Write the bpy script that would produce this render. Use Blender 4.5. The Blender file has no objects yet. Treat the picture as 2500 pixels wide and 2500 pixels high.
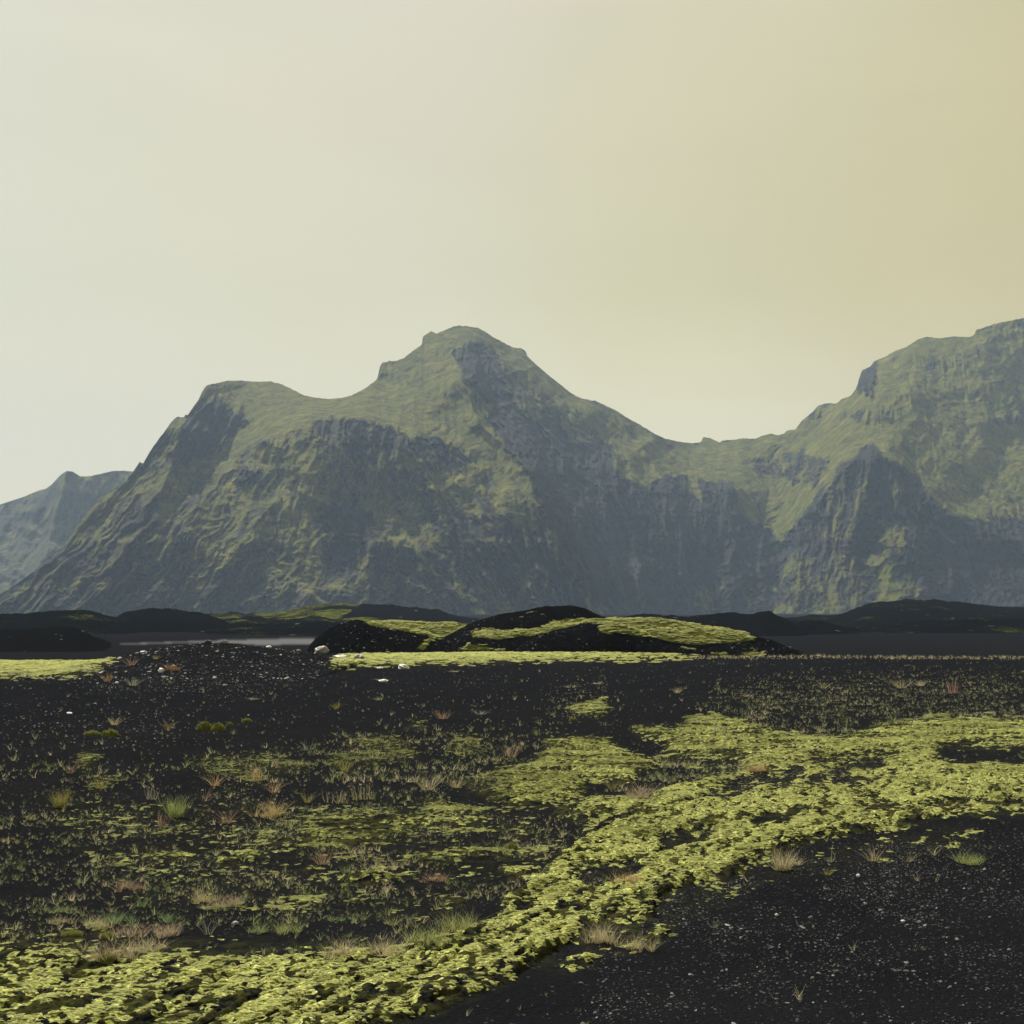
import bpy, math, random
import numpy as np
from mathutils import Vector

# ------------------------------------------------------------------ camera, sky, sun, exposure
R = math.radians
F = 3434.0                      # focal length in photo pixels (2500 px wide)
HOR = 1490.0                    # row of the horizon in the photo
PITCH = math.atan((HOR - 1250.0) / F)
EYE = 1.7
SUN_AZ, SUN_EL = -31.0, 45.0     # azimuth to the right of the view direction, elevation
scene = bpy.context.scene
COL = scene.collection
cd = bpy.data.cameras.new("camera"); cam = bpy.data.objects.new("camera", cd); COL.objects.link(cam)
cd.sensor_width = 36.0; cd.lens = 36.0 * F / 2500.0
cd.clip_start = 0.1; cd.clip_end = 20000
cam.location = (0, 0, EYE); cam.rotation_euler = (math.pi / 2 + PITCH, 0, 0)
scene.camera = cam
scene.render.resolution_x = scene.render.resolution_y = 1024

world = bpy.data.worlds.new("World"); scene.world = world; world.use_nodes = True
wt = world.node_tree; wt.nodes.clear()
def WN(t, **k):
    n = wt.nodes.new(t)
    for a, b in k.items(): setattr(n, a, b)
    return n
L = wt.links.new
wo = WN('ShaderNodeOutputWorld'); bg = WN('ShaderNodeBackground'); bg2 = WN('ShaderNodeBackground'); add = WN('ShaderNodeAddShader')
sky = WN('ShaderNodeTexSky', sky_type='NISHITA', sun_disc=False, sun_elevation=R(SUN_EL), sun_rotation=R(SUN_AZ))
bg.inputs[1].default_value = 0.004
L(sky.outputs[0], bg.inputs[0])
tc = WN('ShaderNodeTexCoord'); sep = WN('ShaderNodeSeparateXYZ'); L(tc.outputs['Generated'], sep.inputs[0])
mrx = WN('ShaderNodeMapRange'); L(sep.outputs[0], mrx.inputs[0])
mrx.inputs[1].default_value = -0.36; mrx.inputs[2].default_value = 0.36; mrx.clamp = True
mrz = WN('ShaderNodeMapRange'); L(sep.outputs[2], mrz.inputs[0])
mrz.inputs[1].default_value = 0.02; mrz.inputs[2].default_value = 0.42
nz = WN('ShaderNodeTexNoise'); nz.inputs['Scale'].default_value = 2.2; nz.inputs['Detail'].default_value = 3; nz.inputs['Roughness'].default_value = .4
L(tc.outputs['Generated'], nz.inputs['Vector'])
mn = WN('ShaderNodeMath', operation='MULTIPLY_ADD'); L(nz.outputs[0], mn.inputs[0]); mn.inputs[1].default_value = 0.34; mn.inputs[2].default_value = -0.17
mx = WN('ShaderNodeMath', operation='ADD'); L(mrx.outputs[0], mx.inputs[0]); L(mn.outputs[0], mx.inputs[1])
def ramp(stops):
    r = WN('ShaderNodeValToRGB'); e = r.color_ramp.elements; r.color_ramp.interpolation = 'EASE'
    e[0].position, e[0].color = stops[0][0], (*stops[0][1], 1); e[1].position, e[1].color = stops[-1][0], (*stops[-1][1], 1)
    for p, c in stops[1:-1]:
        q = e.new(p); q.color = (*c, 1)
    return r
SKYK = 0.565
def sk(r, g, b): return tuple((c / 255.0) ** 2.2 * SKYK * q for c, q in ((r, 1.0), (g, .955), (b, .86)))
low = ramp([(0, sk(220, 212, 184)), (.35, sk(222, 214, 182)), (.66, sk(227, 217, 176)), (1, sk(214, 202, 150))])
mid = ramp([(0, sk(214, 213, 191)), (.35, sk(212, 209, 180)), (.58, sk(206, 200, 155)), (.9, sk(199, 189, 136)), (1, sk(196, 185, 130))])
top = ramp([(0, sk(216, 217, 205)), (.4, sk(216, 213, 196)), (.72, sk(208, 204, 174)), (1, sk(200, 192, 150))])
for r_ in (low, mid, top): L(mx.outputs[0], r_.inputs[0])
r1 = WN('ShaderNodeMapRange'); L(mrz.outputs[0], r1.inputs[0]); r1.inputs[1].default_value = 0.1; r1.inputs[2].default_value = 0.5
r2 = WN('ShaderNodeMapRange'); L(mrz.outputs[0], r2.inputs[0]); r2.inputs[1].default_value = 0.5; r2.inputs[2].default_value = 1.0
m1 = WN('ShaderNodeMix', data_type='RGBA'); L(r1.outputs[0], m1.inputs[0]); L(low.outputs[0], m1.inputs[6]); L(mid.outputs[0], m1.inputs[7])
m2 = WN('ShaderNodeMix', data_type='RGBA'); L(r2.outputs[0], m2.inputs[0]); L(m1.outputs[2], m2.inputs[6]); L(top.outputs[0], m2.inputs[7])
mpv = WN('ShaderNodeMapping'); L(tc.outputs['Generated'], mpv.inputs[0]); mpv.inputs['Scale'].default_value = (1, 1, 3.2)
cl = WN('ShaderNodeTexNoise'); cl.inputs['Scale'].default_value = 3.0; cl.inputs['Detail'].default_value = 4; cl.inputs['Distortion'].default_value = .6; L(mpv.outputs[0], cl.inputs['Vector'])
clr = WN('ShaderNodeMapRange'); L(cl.outputs[0], clr.inputs[0]); clr.inputs[1].default_value = .3; clr.inputs[2].default_value = .7; clr.inputs[3].default_value = .965; clr.inputs[4].default_value = 1.035
L(clr.outputs[0], bg2.inputs[1]); L(m2.outputs[2], bg2.inputs[0])
L(bg.outputs[0], add.inputs[0]); L(bg2.outputs[0], add.inputs[1]); L(add.outputs[0], wo.inputs[0])

sl = bpy.data.lights.new("sun", 'SUN'); so = bpy.data.objects.new("sun", sl); COL.objects.link(so)
sl.energy = 5.0; sl.angle = R(1.0); sl.color = (1.0, .95, .84)
sd = Vector((math.sin(R(SUN_AZ)) * math.cos(R(SUN_EL)), math.cos(R(SUN_AZ)) * math.cos(R(SUN_EL)), math.sin(R(SUN_EL))))
so.rotation_euler = sd.to_track_quat('Z', 'Y').to_euler()
so.location = (30, 60, 80)
vs = scene.view_settings
scene.display_settings.display_device = 'sRGB'
vs.view_transform = 'Standard'; vs.look = 'None'; vs.gamma = 1; vs.use_curve_mapping = False
vs.exposure = 0.85
scene.cycles.max_bounces = 6; scene.cycles.volume_bounces = 1; scene.cycles.transparent_max_bounces = 8
scene.cycles.use_denoising = True
try: scene.cycles.denoiser = 'OPENIMAGEDENOISE'
except Exception: pass

# ------------------------------------------------------------------ helpers
SP, CP = math.sin(PITCH), math.cos(PITCH)
def at(px, py, Y):
    """world point at depth Y (metres along +Y) seen at photo pixel (px, py)"""
    u = (np.asarray(px, float) - 1250) / F; v = -(np.asarray(py, float) - 1250) / F
    dy = CP - v * SP; dz = SP + v * CP
    s = Y / dy
    return u * s, s * dy, EYE + dz * s
def proj(x, y, z):
    f = y * CP + (z - EYE) * SP; up = -y * SP + (z - EYE) * CP
    return 1250 + F * x / f, 1250 - F * up / f
def on_ground(px, py, z=0.0):
    u = (px - 1250) / F; v = -(py - 1250) / F
    dy = CP - v * SP; dz = SP + v * CP
    s = (z - EYE) / dz
    return u * s, dy * s

def _h(ix, iy, seed):
    h = (ix.astype(np.int64) * 374761393 + iy.astype(np.int64) * 668265263 + seed * 1442695041) & 0xffffffff
    h = ((h ^ (h >> 13)) * 1274126177) & 0xffffffff
    h = ((h ^ (h >> 16)) * 2246822519) & 0xffffffff
    return (h ^ (h >> 15)) & 0xffffffff
def gn(x, y, seed=0):
    x = np.asarray(x, float); y = np.asarray(y, float)
    x0 = np.floor(x); y0 = np.floor(y); fx = x - x0; fy = y - y0
    u = fx * fx * fx * (fx * (fx * 6 - 15) + 10); v = fy * fy * fy * (fy * (fy * 6 - 15) + 10)
    def g(dx, dy):
        a = _h(x0 + dx, y0 + dy, seed) * (2 * math.pi / 4294967296.0)
        return np.cos(a) * (fx - dx) + np.sin(a) * (fy - dy)
    a = g(0, 0); b = g(1, 0); c = g(0, 1); d = g(1, 1)
    return 1.5 * ((a + (b - a) * u) * (1 - v) + (c + (d - c) * u) * v)
def fbm(x, y, o=4, seed=0, gain=.5):
    s = 0; a = 1; t = 0
    for i in range(o):
        s = s + a * gn(x * 2 ** i, y * 2 ** i, seed + i * 17); t += a; a *= gain
    return s / t
def ridged(x, y, o=4, seed=0, gain=.5):
    s = 0; a = 1; t = 0
    for i in range(o):
        s = s + a * (1 - np.abs(gn(x * 2 ** i, y * 2 ** i, seed + i * 17)) * 1.6); t += a; a *= gain
    return s / t
def ss(a, b, x):
    t = np.clip((x - a) / (b - a), 0, 1); return t * t * (3 - 2 * t)

def ext(p):
    x, y = p
    if x > 2376: x = 3000
    if x < 124: x = -500
    if y > 2376: y = 2760
    return x, y
def crop(ox, oy, s=.4141):
    return lambda pts: [ext((ox + x * s, oy + y * s)) for x, y in pts]
C1 = crop(100, 1600); C2 = crop(800, 1600); C3 = crop(1600, 1600); C4 = crop(100, 1450); C5 = crop(700, 1450); C6 = crop(1500, 1430, .4658)
R1 = crop(100, 760); R2 = crop(800, 760); R3 = crop(1600, 760)

class Mask:
    """a map of where a cover grows, sampled by bearing and elevation"""
    def __init__(s, y0, y1, base, step=2.0, x0=-400, x1=2900):
        s.x0, s.y0, s.step = x0, y0, step
        s.xs = np.arange(x0, x1, step); s.ys = np.arange(y0, y1, step)
        s.a = np.full((len(s.ys), len(s.xs)), float(base))
        s.X, s.Y = np.meshgrid(s.xs, s.ys)
    def poly(s, pts, v):
        P = np.array(pts, float)
        i0 = max(0, int((P[:, 0].min() - s.x0) / s.step)); i1 = min(len(s.xs), int((P[:, 0].max() - s.x0) / s.step) + 2)
        j0 = max(0, int((P[:, 1].min() - s.y0) / s.step)); j1 = min(len(s.ys), int((P[:, 1].max() - s.y0) / s.step) + 2)
        if i1 <= i0 or j1 <= j0: return
        X = s.X[j0:j1, i0:i1]; Y = s.Y[j0:j1, i0:i1]; ins = np.zeros(X.shape, bool)
        n = len(P)
        for k in range(n):
            xa, ya = P[k]; xb, yb = P[(k + 1) % n]
            if ya == yb: continue
            c = ((ya > Y) != (yb > Y)) & (X < (xb - xa) * (Y - ya) / (yb - ya) + xa)
            ins ^= c
        s.a[j0:j1, i0:i1][ins] = v
    def ell(s, cx, cy, rx, ry, v):
        s.a[((s.X - cx) / rx) ** 2 + ((s.Y - cy) / ry) ** 2 < 1] = v
    def blur(s, n, it=2):
        for _ in range(it):
            for ax in (0, 1):
                p = np.pad(s.a, [(n, n) if a == ax else (0, 0) for a in (0, 1)], mode='edge')
                c = np.cumsum(p, ax); c = np.insert(c, 0, 0, ax)
                k = 2 * n + 1
                s.a = (np.take(c, range(k, c.shape[ax]), ax) - np.take(c, range(0, c.shape[ax] - k), ax)) / k
        return s
    def __call__(s, px, py):
        fx = np.clip((px - s.x0) / s.step, 0, len(s.xs) - 1.001); fy = np.clip((py - s.y0) / s.step, 0, len(s.ys) - 1.001)
        i = fx.astype(int); j = fy.astype(int); u = fx - i; v = fy - j; a = s.a
        return (a[j, i] * (1 - u) + a[j, i + 1] * u) * (1 - v) + (a[j + 1, i] * (1 - u) + a[j + 1, i + 1] * u) * v

def grid_mesh(name, X, Y, Z, mat, attrs={}, smooth=True):
    nr, nc = X.shape
    co = np.stack([X, Y, Z], -1).reshape(-1, 3).astype(np.float32)
    idx = np.arange(nr * nc).reshape(nr, nc)
    q = np.stack([idx[:-1, :-1], idx[:-1, 1:], idx[1:, 1:], idx[1:, :-1]], -1).reshape(-1, 4).astype(np.int32)
    return raw_mesh(name, co, q, mat, {k: v.reshape(-1) for k, v in attrs.items()}, smooth)
def raw_mesh(name, co, faces, mat, attrs={}, smooth=True, link=True):
    me = bpy.data.meshes.new(name)
    faces = np.asarray(faces, np.int32); k = faces.shape[1]
    me.vertices.add(len(co)); me.vertices.foreach_set('co', np.asarray(co, np.float32).reshape(-1))
    me.loops.add(faces.size); me.loops.foreach_set('vertex_index', faces.reshape(-1))
    me.polygons.add(len(faces)); me.polygons.foreach_set('loop_start', np.arange(0, faces.size, k, dtype=np.int32))
    me.polygons.foreach_set('loop_total', np.full(len(faces), k, np.int32))
    me.polygons.foreach_set('use_smooth', np.full(len(faces), smooth))
    me.update(calc_edges=True)
    for n, v in attrs.items():
        at_ = me.attributes.new(n, 'FLOAT', 'POINT'); at_.data.foreach_set('value', np.asarray(v, np.float32))
    me.materials.append(mat)
    o = bpy.data.objects.new(name, me)
    if link: COL.objects.link(o)
    return o
def struct(o): o['kind'] = 'structure'; return o
def stuff(o, label, cat): o['kind'] = 'stuff'; o['label'] = label; o['category'] = cat; return o

# ------------------------------------------------------------------ materials
def mat(name):
    m = bpy.data.materials.new(name); m.use_nodes = True; nt = m.node_tree
    b = nt.nodes['Principled BSDF']; return m, nt, b
class NB:
    def __init__(s, nt): s.nt = nt
    def n(s, t, **k):
        x = s.nt.nodes.new(t)
        for a, b in k.items(): setattr(x, a, b)
        return x
    def put(s, sock, v):
        if isinstance(v, bpy.types.NodeSocket): s.nt.links.new(v, sock)
        elif v is not None:
            try: sock.default_value = v
            except Exception: sock.default_value = (*v, 1)
    def math(s, op, a, b=None, c=None):
        x = s.n('ShaderNodeMath', operation=op); s.put(x.inputs[0], a); s.put(x.inputs[1], b); s.put(x.inputs[2], c); return x.outputs[0]
    def noise(s, vec, scale, detail=4, rough=.5, dist=0):
        x = s.n('ShaderNodeTexNoise'); s.put(x.inputs['Vector'], vec); x.inputs['Scale'].default_value = scale
        x.inputs['Detail'].default_value = detail; x.inputs['Roughness'].default_value = rough; x.inputs['Distortion'].default_value = dist; return x.outputs[0]
    def vor(s, vec, scale, feature='F1'):
        x = s.n('ShaderNodeTexVoronoi', feature=feature); s.put(x.inputs['Vector'], vec); x.inputs['Scale'].default_value = scale; return x
    def mr(s, v, a, b, c=0.0, d=1.0):
        x = s.n('ShaderNodeMapRange'); s.put(x.inputs[0], v)
        for i, q in enumerate((a, b, c, d)): x.inputs[1 + i].default_value = q
        return x.outputs[0]
    def mix(s, f, a, b):
        x = s.n('ShaderNodeMix', data_type='RGBA'); s.put(x.inputs[0], f); s.put(x.inputs[6], a if isinstance(a, bpy.types.NodeSocket) else (*a, 1))
        s.put(x.inputs[7], b if isinstance(b, bpy.types.NodeSocket) else (*b, 1)); return x.outputs[2]
    def attr(s, name, t='GEOMETRY'):
        x = s.n('ShaderNodeAttribute', attribute_name=name, attribute_type=t); return x.outputs['Fac']
    def bump(s, h, strength, dist, nrm=None):
        x = s.n('ShaderNodeBump'); x.inputs['Strength'].default_value = strength; x.inputs['Distance'].default_value = dist
        s.put(x.inputs['Height'], h)
        if nrm is not None: s.put(x.inputs['Normal'], nrm)
        return x.outputs[0]

def sand_material():
    m, nt, b = mat("black_lava_sand"); k = NB(nt)
    P = k.n('ShaderNodeNewGeometry').outputs['Position']
    n1 = k.noise(P, 0.9, 4); n2 = k.noise(P, 60, 4, .7)
    c = k.mix(n1, (.0050, .0055, .0072), (.0096, .0100, .0120))
    v = k.vor(P, 38); sp = k.n('ShaderNodeSeparateColor'); nt.links.new(v.outputs['Color'], sp.inputs[0])
    g = k.math('MULTIPLY', k.math('GREATER_THAN', sp.outputs[0], .90), k.math('LESS_THAN', v.outputs['Distance'], .34))
    c = k.mix(k.math('MULTIPLY', g, sp.outputs[1]), c, (.038, .040, .044))
    v2 = k.vor(P, 9); sp2 = k.n('ShaderNodeSeparateColor'); nt.links.new(v2.outputs['Color'], sp2.inputs[0])
    # damp track, its sky reflection put in as grey colour, and moss-stained sand
    c = k.mix(k.attr('pale'), c, (.085, .085, .095))
    c = k.mix(k.math('MULTIPLY', k.attr('moss'), k.mr(k.noise(P, 9, 5, .65), .42, .62, 0, .95)), c, (.050, .052, .013))
    mp = k.n('ShaderNodeMapping'); nt.links.new(P, mp.inputs[0]); mp.inputs['Scale'].default_value = (.55, 1.1, 1.6)
    fz_ = k.noise(mp.outputs[0], 60, 6, .85)
    mcol = k.mix(k.attr('mosstone'), (.035, .043, .007), (.20, .215, .038)); mcol = k.mix(k.mr(fz_, .47, .62), mcol, k.mix(k.attr('mosstone'), (.13, .15, .03), (.60, .62, .27)))
    cf = k.mr(k.math('ADD', k.attr('cover'), k.math('MULTIPLY_ADD', fz_, 1.3, -.65)), .36, .58)
    c = k.mix(cf, c, mcol)
    nt.links.new(c, b.inputs['Base Color']); b.inputs['Roughness'].default_value = .95; b.inputs['Specular IOR Level'].default_value = .0
    h = k.math('ADD', k.math('MULTIPLY', k.noise(P, 25, 5, .75), 1.0), k.math('MULTIPLY', k.math('SUBTRACT', 1, v.outputs['Distance']), .5))
    nt.links.new(k.bump(h, .8, .02), b.inputs['Normal'])
    return m
def dune_material(name, rock, moss_c, moss_d, scale=1.0):
    m, nt, b = mat(name); k = NB(nt)
    P = k.n('ShaderNodeNewGeometry').outputs['Position']
    n = k.noise(P, 1.2 * scale, 6, .65); n3 = k.noise(P, 6 * scale, 4, .7)
    a = k.math('ADD', k.attr('moss'), k.math('MULTIPLY_ADD', n3, .9, -.45))
    a = k.mr(a, .42, .62)
    mc = k.mix(k.mr(n, .35, .65), moss_d, moss_c)
    c = k.mix(a, k.mix(n, rock, tuple(q * 1.8 for q in rock)), mc)
    v = k.vor(P, 2.2 * scale); sp = k.n('ShaderNodeSeparateColor'); nt.links.new(v.outputs['Color'], sp.inputs[0])
    g = k.math('MULTIPLY', k.math('GREATER_THAN', sp.outputs[0], .97), k.math('LESS_THAN', v.outputs['Distance'], .25))
    c = k.mix(g, c, (.12, .12, .12))
    nt.links.new(c, b.inputs['Base Color']); b.inputs['Roughness'].default_value = .95; b.inputs['Specular IOR Level'].default_value = .0
    nt.links.new(k.bump(k.noise(P, 3 * scale, 6, .75), 1.0, .25 / scale), b.inputs['Normal'])
    return m
def mountain_material(name):
    m, nt, b = mat(name); k = NB(nt)
    geo = k.n('ShaderNodeNewGeometry'); P = geo.outputs['Position']
    mp = k.n('ShaderNodeMapping'); nt.links.new(P, mp.inputs[0]); mp.inputs['Scale'].default_value = (1, 1, .35)
    V = mp.outputs[0]
    nA = k.noise(V, .03, 8, .68, .4); nB_ = k.noise(V, .14, 6, .7); nC = k.noise(V, .32, 6, .75)
    a = k.math('ADD', k.attr('moss'), k.math('MULTIPLY_ADD', nA, .55, -.275))
    a = k.math('ADD', a, k.math('MULTIPLY_ADD', nB_, .75, -.375))
    a = k.math('ADD', a, k.math('MULTIPLY_ADD', nC, .5, -.25))
    nD = k.noise(V, .07, 10, .78, .6)
    a = k.math('ADD', a, k.math('MULTIPLY_ADD', nD, .9, -.45))
    a = k.mr(a, .24, .66)
    grass = k.mix(k.mr(nA, .35, .65), (.140, .162, .018), (.235, .215, .045))
    grass = k.mix(k.mr(nD, .62, .38), grass, (.050, .056, .014))
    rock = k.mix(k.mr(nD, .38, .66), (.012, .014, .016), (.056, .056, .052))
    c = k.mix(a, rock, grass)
    c = k.mix(k.math('MULTIPLY', k.attr('pale'), k.mr(nC, .4, .6)), c, (.16, .16, .16))
    nt.links.new(c, b.inputs['Base Color']); b.inputs['Roughness'].default_value = .95; b.inputs['Specular IOR Level'].default_value = .05
    h = k.math('ADD', k.math('MULTIPLY', nD, 9), k.math('ADD', k.math('MULTIPLY', nB_, 4.0), k.math('MULTIPLY', nC, 2.6)))
    nt.links.new(k.bump(h, 1.1, 1.0), b.inputs['Normal'])
    return m
def plant_material(name, c0, c1, c2, trans=.35, inst=True, rough=.7, spec=.25, sheen=0.0, tipk=.35, basek=0.0):
    """c0 -> c1 by tone, c2 at random; part of the light passes through"""
    m, nt, b = mat(name); k = NB(nt)
    rnd = k.n('ShaderNodeObjectInfo').outputs['Random']
    tone = k.attr('tone', 'INSTANCER') if inst else k.attr('tone')
    c = k.mix(tone, c0, c1)
    P = k.n('ShaderNodeNewGeometry').outputs['Position']
    c = k.mix(k.mr(k.math('MULTIPLY', rnd, k.noise(P, 14, 3, .6)), .25, .6), c, c2)
    hh = k.attr('h')
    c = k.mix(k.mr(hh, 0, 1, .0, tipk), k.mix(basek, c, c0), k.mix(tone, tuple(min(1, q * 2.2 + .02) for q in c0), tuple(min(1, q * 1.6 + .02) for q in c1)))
    nt.links.new(c, b.inputs['Base Color']); b.inputs['Roughness'].default_value = rough; b.inputs['Specular IOR Level'].default_value = spec
    t = k.n('ShaderNodeBsdfTranslucent'); nt.links.new(c, t.inputs[0])
    ms = k.n('ShaderNodeMixShader'); ms.inputs[0].default_value = trans
    if sheen: b.inputs['Sheen Weight'].default_value = sheen; b.inputs['Sheen Roughness'].default_value = .35; b.inputs['Sheen Tint'].default_value = (1, 1, .75, 1)
    nt.links.new(b.outputs[0], ms.inputs[1]); nt.links.new(t.outputs[0], ms.inputs[2])
    nt.links.new(ms.outputs[0], nt.nodes['Material Output'].inputs[0])
    return m
def stone_material(name, c0, c1, inst=False):
    m, nt, b = mat(name); k = NB(nt)
    tco = k.n('ShaderNodeTexCoord').outputs['Object']
    if inst: c = k.mix(k.attr('tone', 'INSTANCER'), c0, c1)
    else: c = k.mix(k.mr(k.noise(tco, 9, 6, .7), .3, .7), c0, c1)
    nt.links.new(c, b.inputs['Base Color']); b.inputs['Roughness'].default_value = .6; b.inputs['Specular IOR Level'].default_value = .35
    nt.links.new(k.bump(k.noise(tco, 14, 5, .7), .5, .04), b.inputs['Normal'])
    return m

M_sand = sand_material()
M_dune = dune_material("dune_sand_and_moss", (.0035, .0037, .0044), (.10, .11, .022), (.03, .034, .008))
M_far = dune_material("far_dune_sand_and_moss", (.0030, .0036, .0048), (.13, .14, .03), (.018, .024, .008), .30)
M_mtn = mountain_material("mountain_grass_and_rock")
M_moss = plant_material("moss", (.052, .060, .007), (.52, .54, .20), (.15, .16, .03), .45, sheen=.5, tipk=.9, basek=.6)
M_sprout = plant_material("sprout", (.12, .16, .05), (.48, .40, .26), (.22, .25, .11), .45)
M_peb = stone_material("pebble", (.012, .012, .014), (.50, .50, .49), True)

# ------------------------------------------------------------------ mountains
sky_main = [(-400, 1496), (-120, 1496), (-40, 1470), (20, 1440), (70, 1405), (113, 1367), (125, 1352), (150, 1346), (168, 1315), (183, 1290), (216, 1249), (237, 1220), (274, 1195), (303, 1178), (324, 1153), (336, 1135), (341, 1127), (345, 1130), (350, 1131), (365, 1104), (382, 1079), (400, 1056), (419, 1029), (432, 1018), (437, 1016), (440, 1019), (449, 1019), (453, 1012), (457, 1015), (473, 992), (485, 975), (493, 957), (502, 943), (510, 939), (535, 934), (558, 929), (589, 929), (626, 932), (659, 931), (688, 938), (713, 950), (742, 965), (771, 971), (804, 974), (837, 971), (858, 965), (887, 951), (905, 938), (920, 926), (924, 913), (928, 893), (935, 884), (948, 883), (951, 880), (956, 882), (970, 880), (986, 874), (1007, 857), (1028, 843), (1031, 836), (1032, 822), (1044, 814), (1053, 808), (1060, 811), (1065, 815), (1086, 806), (1106, 797), (1119, 795), (1140, 796), (1169, 801), (1185, 810), (1206, 824), (1235, 839), (1253, 849), (1268, 849), (1279, 854), (1284, 858), (1287, 869), (1309, 890), (1338, 915), (1367, 938), (1396, 961), (1421, 973), (1441, 977), (1452, 978), (1479, 990), (1504, 1002), (1533, 1021), (1566, 1039), (1600, 1060), (1625, 1071), (1662, 1079), (1691, 1082), (1712, 1079), (1717, 1067), (1732, 1069), (1757, 1080), (1764, 1075), (1786, 1074), (1815, 1070), (1844, 1071), (1861, 1064), (1882, 1058), (1898, 1063), (1915, 1058), (1921, 1051), (1942, 1048), (1956, 1029), (1981, 1008), (1998, 990), (2018, 984), (2043, 985), (2055, 974), (2076, 967), (2089, 950), (2094, 938), (2097, 925), (2105, 903), (2113, 900), (2126, 894), (2134, 882), (2159, 872), (2184, 857), (2213, 847), (2242, 828), (2262, 822), (2296, 826), (2329, 821), (2366, 823), (2378, 818), (2383, 805), (2395, 802), (2430, 790), (2500, 776), (2650, 800), (2900, 880)]
depth_pts = [(-400, 1500, 1080), (-100, 1500, 1060), (60, 1420, 1120), (113, 1370, 1140), (183, 1290, 1180), (274, 1195, 1230), (345, 1130, 1270), (452, 1013, 1330), (500, 950, 1400),
 (200, 1500, 1040), (350, 1500, 1060), (350, 1350, 1130), (300, 1420, 1080), (450, 1200, 1230), (450, 1400, 1110),
 (530, 935, 1460), (660, 931, 1520), (520, 985, 1390), (540, 1040, 1370), (520, 1100, 1350), (600, 1040, 1400), (640, 1075, 1320), (740, 1030, 1320), (850, 1022, 1310), (950, 1050, 1290), (1050, 1078, 1290),
 (804, 974, 1480), (700, 990, 1420), (930, 960, 1450), (950, 890, 1530), (1050, 815, 1600), (1130, 796, 1620), (1130, 880, 1500), (1010, 960, 1430), (1030, 1030, 1350),
 (620, 1200, 1230), (750, 1200, 1210), (850, 1200, 1220), (950, 1250, 1200), (1100, 1200, 1230), (650, 1350, 1140), (850, 1350, 1150), (1050, 1350, 1150), (600, 1500, 1070), (850, 1500, 1060), (1100, 1500, 1080), (1250, 1400, 1130), (1250, 1500, 1090),
 (1200, 1080, 1330), (1285, 1135, 1280), (1330, 1260, 1200), (1420, 1450, 1130),
 (1230, 960, 1500), (1290, 1010, 1500), (1350, 1080, 1470), (1420, 1180, 1410), (1500, 1320, 1330), (1600, 1480, 1250), (1235, 839, 1640), (1340, 915, 1640), (1450, 978, 1640), (1450, 1080, 1540), (1570, 1039, 1640), (1540, 1150, 1480),
 (1690, 1082, 1700), (1640, 1150, 1550), (1760, 1170, 1540), (1800, 1230, 1460), (1700, 1300, 1400), (1700, 1490, 1290), (1815, 1070, 1700), (1895, 1200, 1530), (1895, 1310, 1440), (1900, 1400, 1330), (1900, 1490, 1240),
 (2000, 1230, 1400), (2120, 1085, 1420), (2000, 1060, 1600), (2043, 985, 1660), (2100, 930, 1660), (2262, 822, 1700), (2383, 805, 1680), (2200, 950, 1560), (2300, 1050, 1480), (2380, 1170, 1400), (2240, 1170, 1370), (2380, 1290, 1310),
 (2100, 1250, 1290), (2100, 1400, 1200), (2100, 1495, 1130), (2300, 1400, 1190), (2300, 1495, 1110), (2700, 900, 1600), (2700, 1200, 1350), (2700, 1495, 1080), (2900, 1495, 1080), (2900, 900, 1600)]
def tps(pts):
    P = np.array(pts, float); q = P[:, :2] / 500.0; n = len(q)
    def U(r2): return .5 * r2 * np.log(r2 + 1e-12)
    K = U(((q[:, None] - q[None]) ** 2).sum(-1)) + np.eye(n) * .004
    A = np.zeros((n + 3, n + 3)); A[:n, :n] = K; A[:n, n] = 1; A[:n, n + 1:] = q; A[n, :n] = 1; A[n + 1:, :n] = q.T
    w = np.linalg.solve(A, np.concatenate([P[:, 2], [0, 0, 0]]))
    def f(px, py):
        x = np.asarray(px) / 500.0; y = np.asarray(py) / 500.0; o = w[n] + w[n + 1] * x + w[n + 2] * y
        for i in range(n): o = o + w[i] * U((x - q[i, 0]) ** 2 + (y - q[i, 1]) ** 2)
        return o
    return f
depthf = tps(depth_pts)
def seg_side(px, py, pts):
    """distance to a polyline and the side (+ right of it going down the list)"""
    best = np.full(px.shape, 1e9); side = np.zeros(px.shape); tt = np.zeros(px.shape)
    n = len(pts) - 1
    for i in range(n):
        ax, ay = pts[i]; bx, by = pts[i + 1]; dx, dy = bx - ax, by - ay
        t = np.clip(((px - ax) * dx + (py - ay) * dy) / (dx * dx + dy * dy), 0, 1)
        d = np.hypot(px - ax - t * dx, py - ay - t * dy)
        c = (dx * (py - ay) - dy * (px - ax))
        u = d < best; best = np.where(u, d, best); side = np.where(u, -np.sign(c), side); tt = np.where(u, (i + t) / n, tt)
    return best, side, tt
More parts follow.
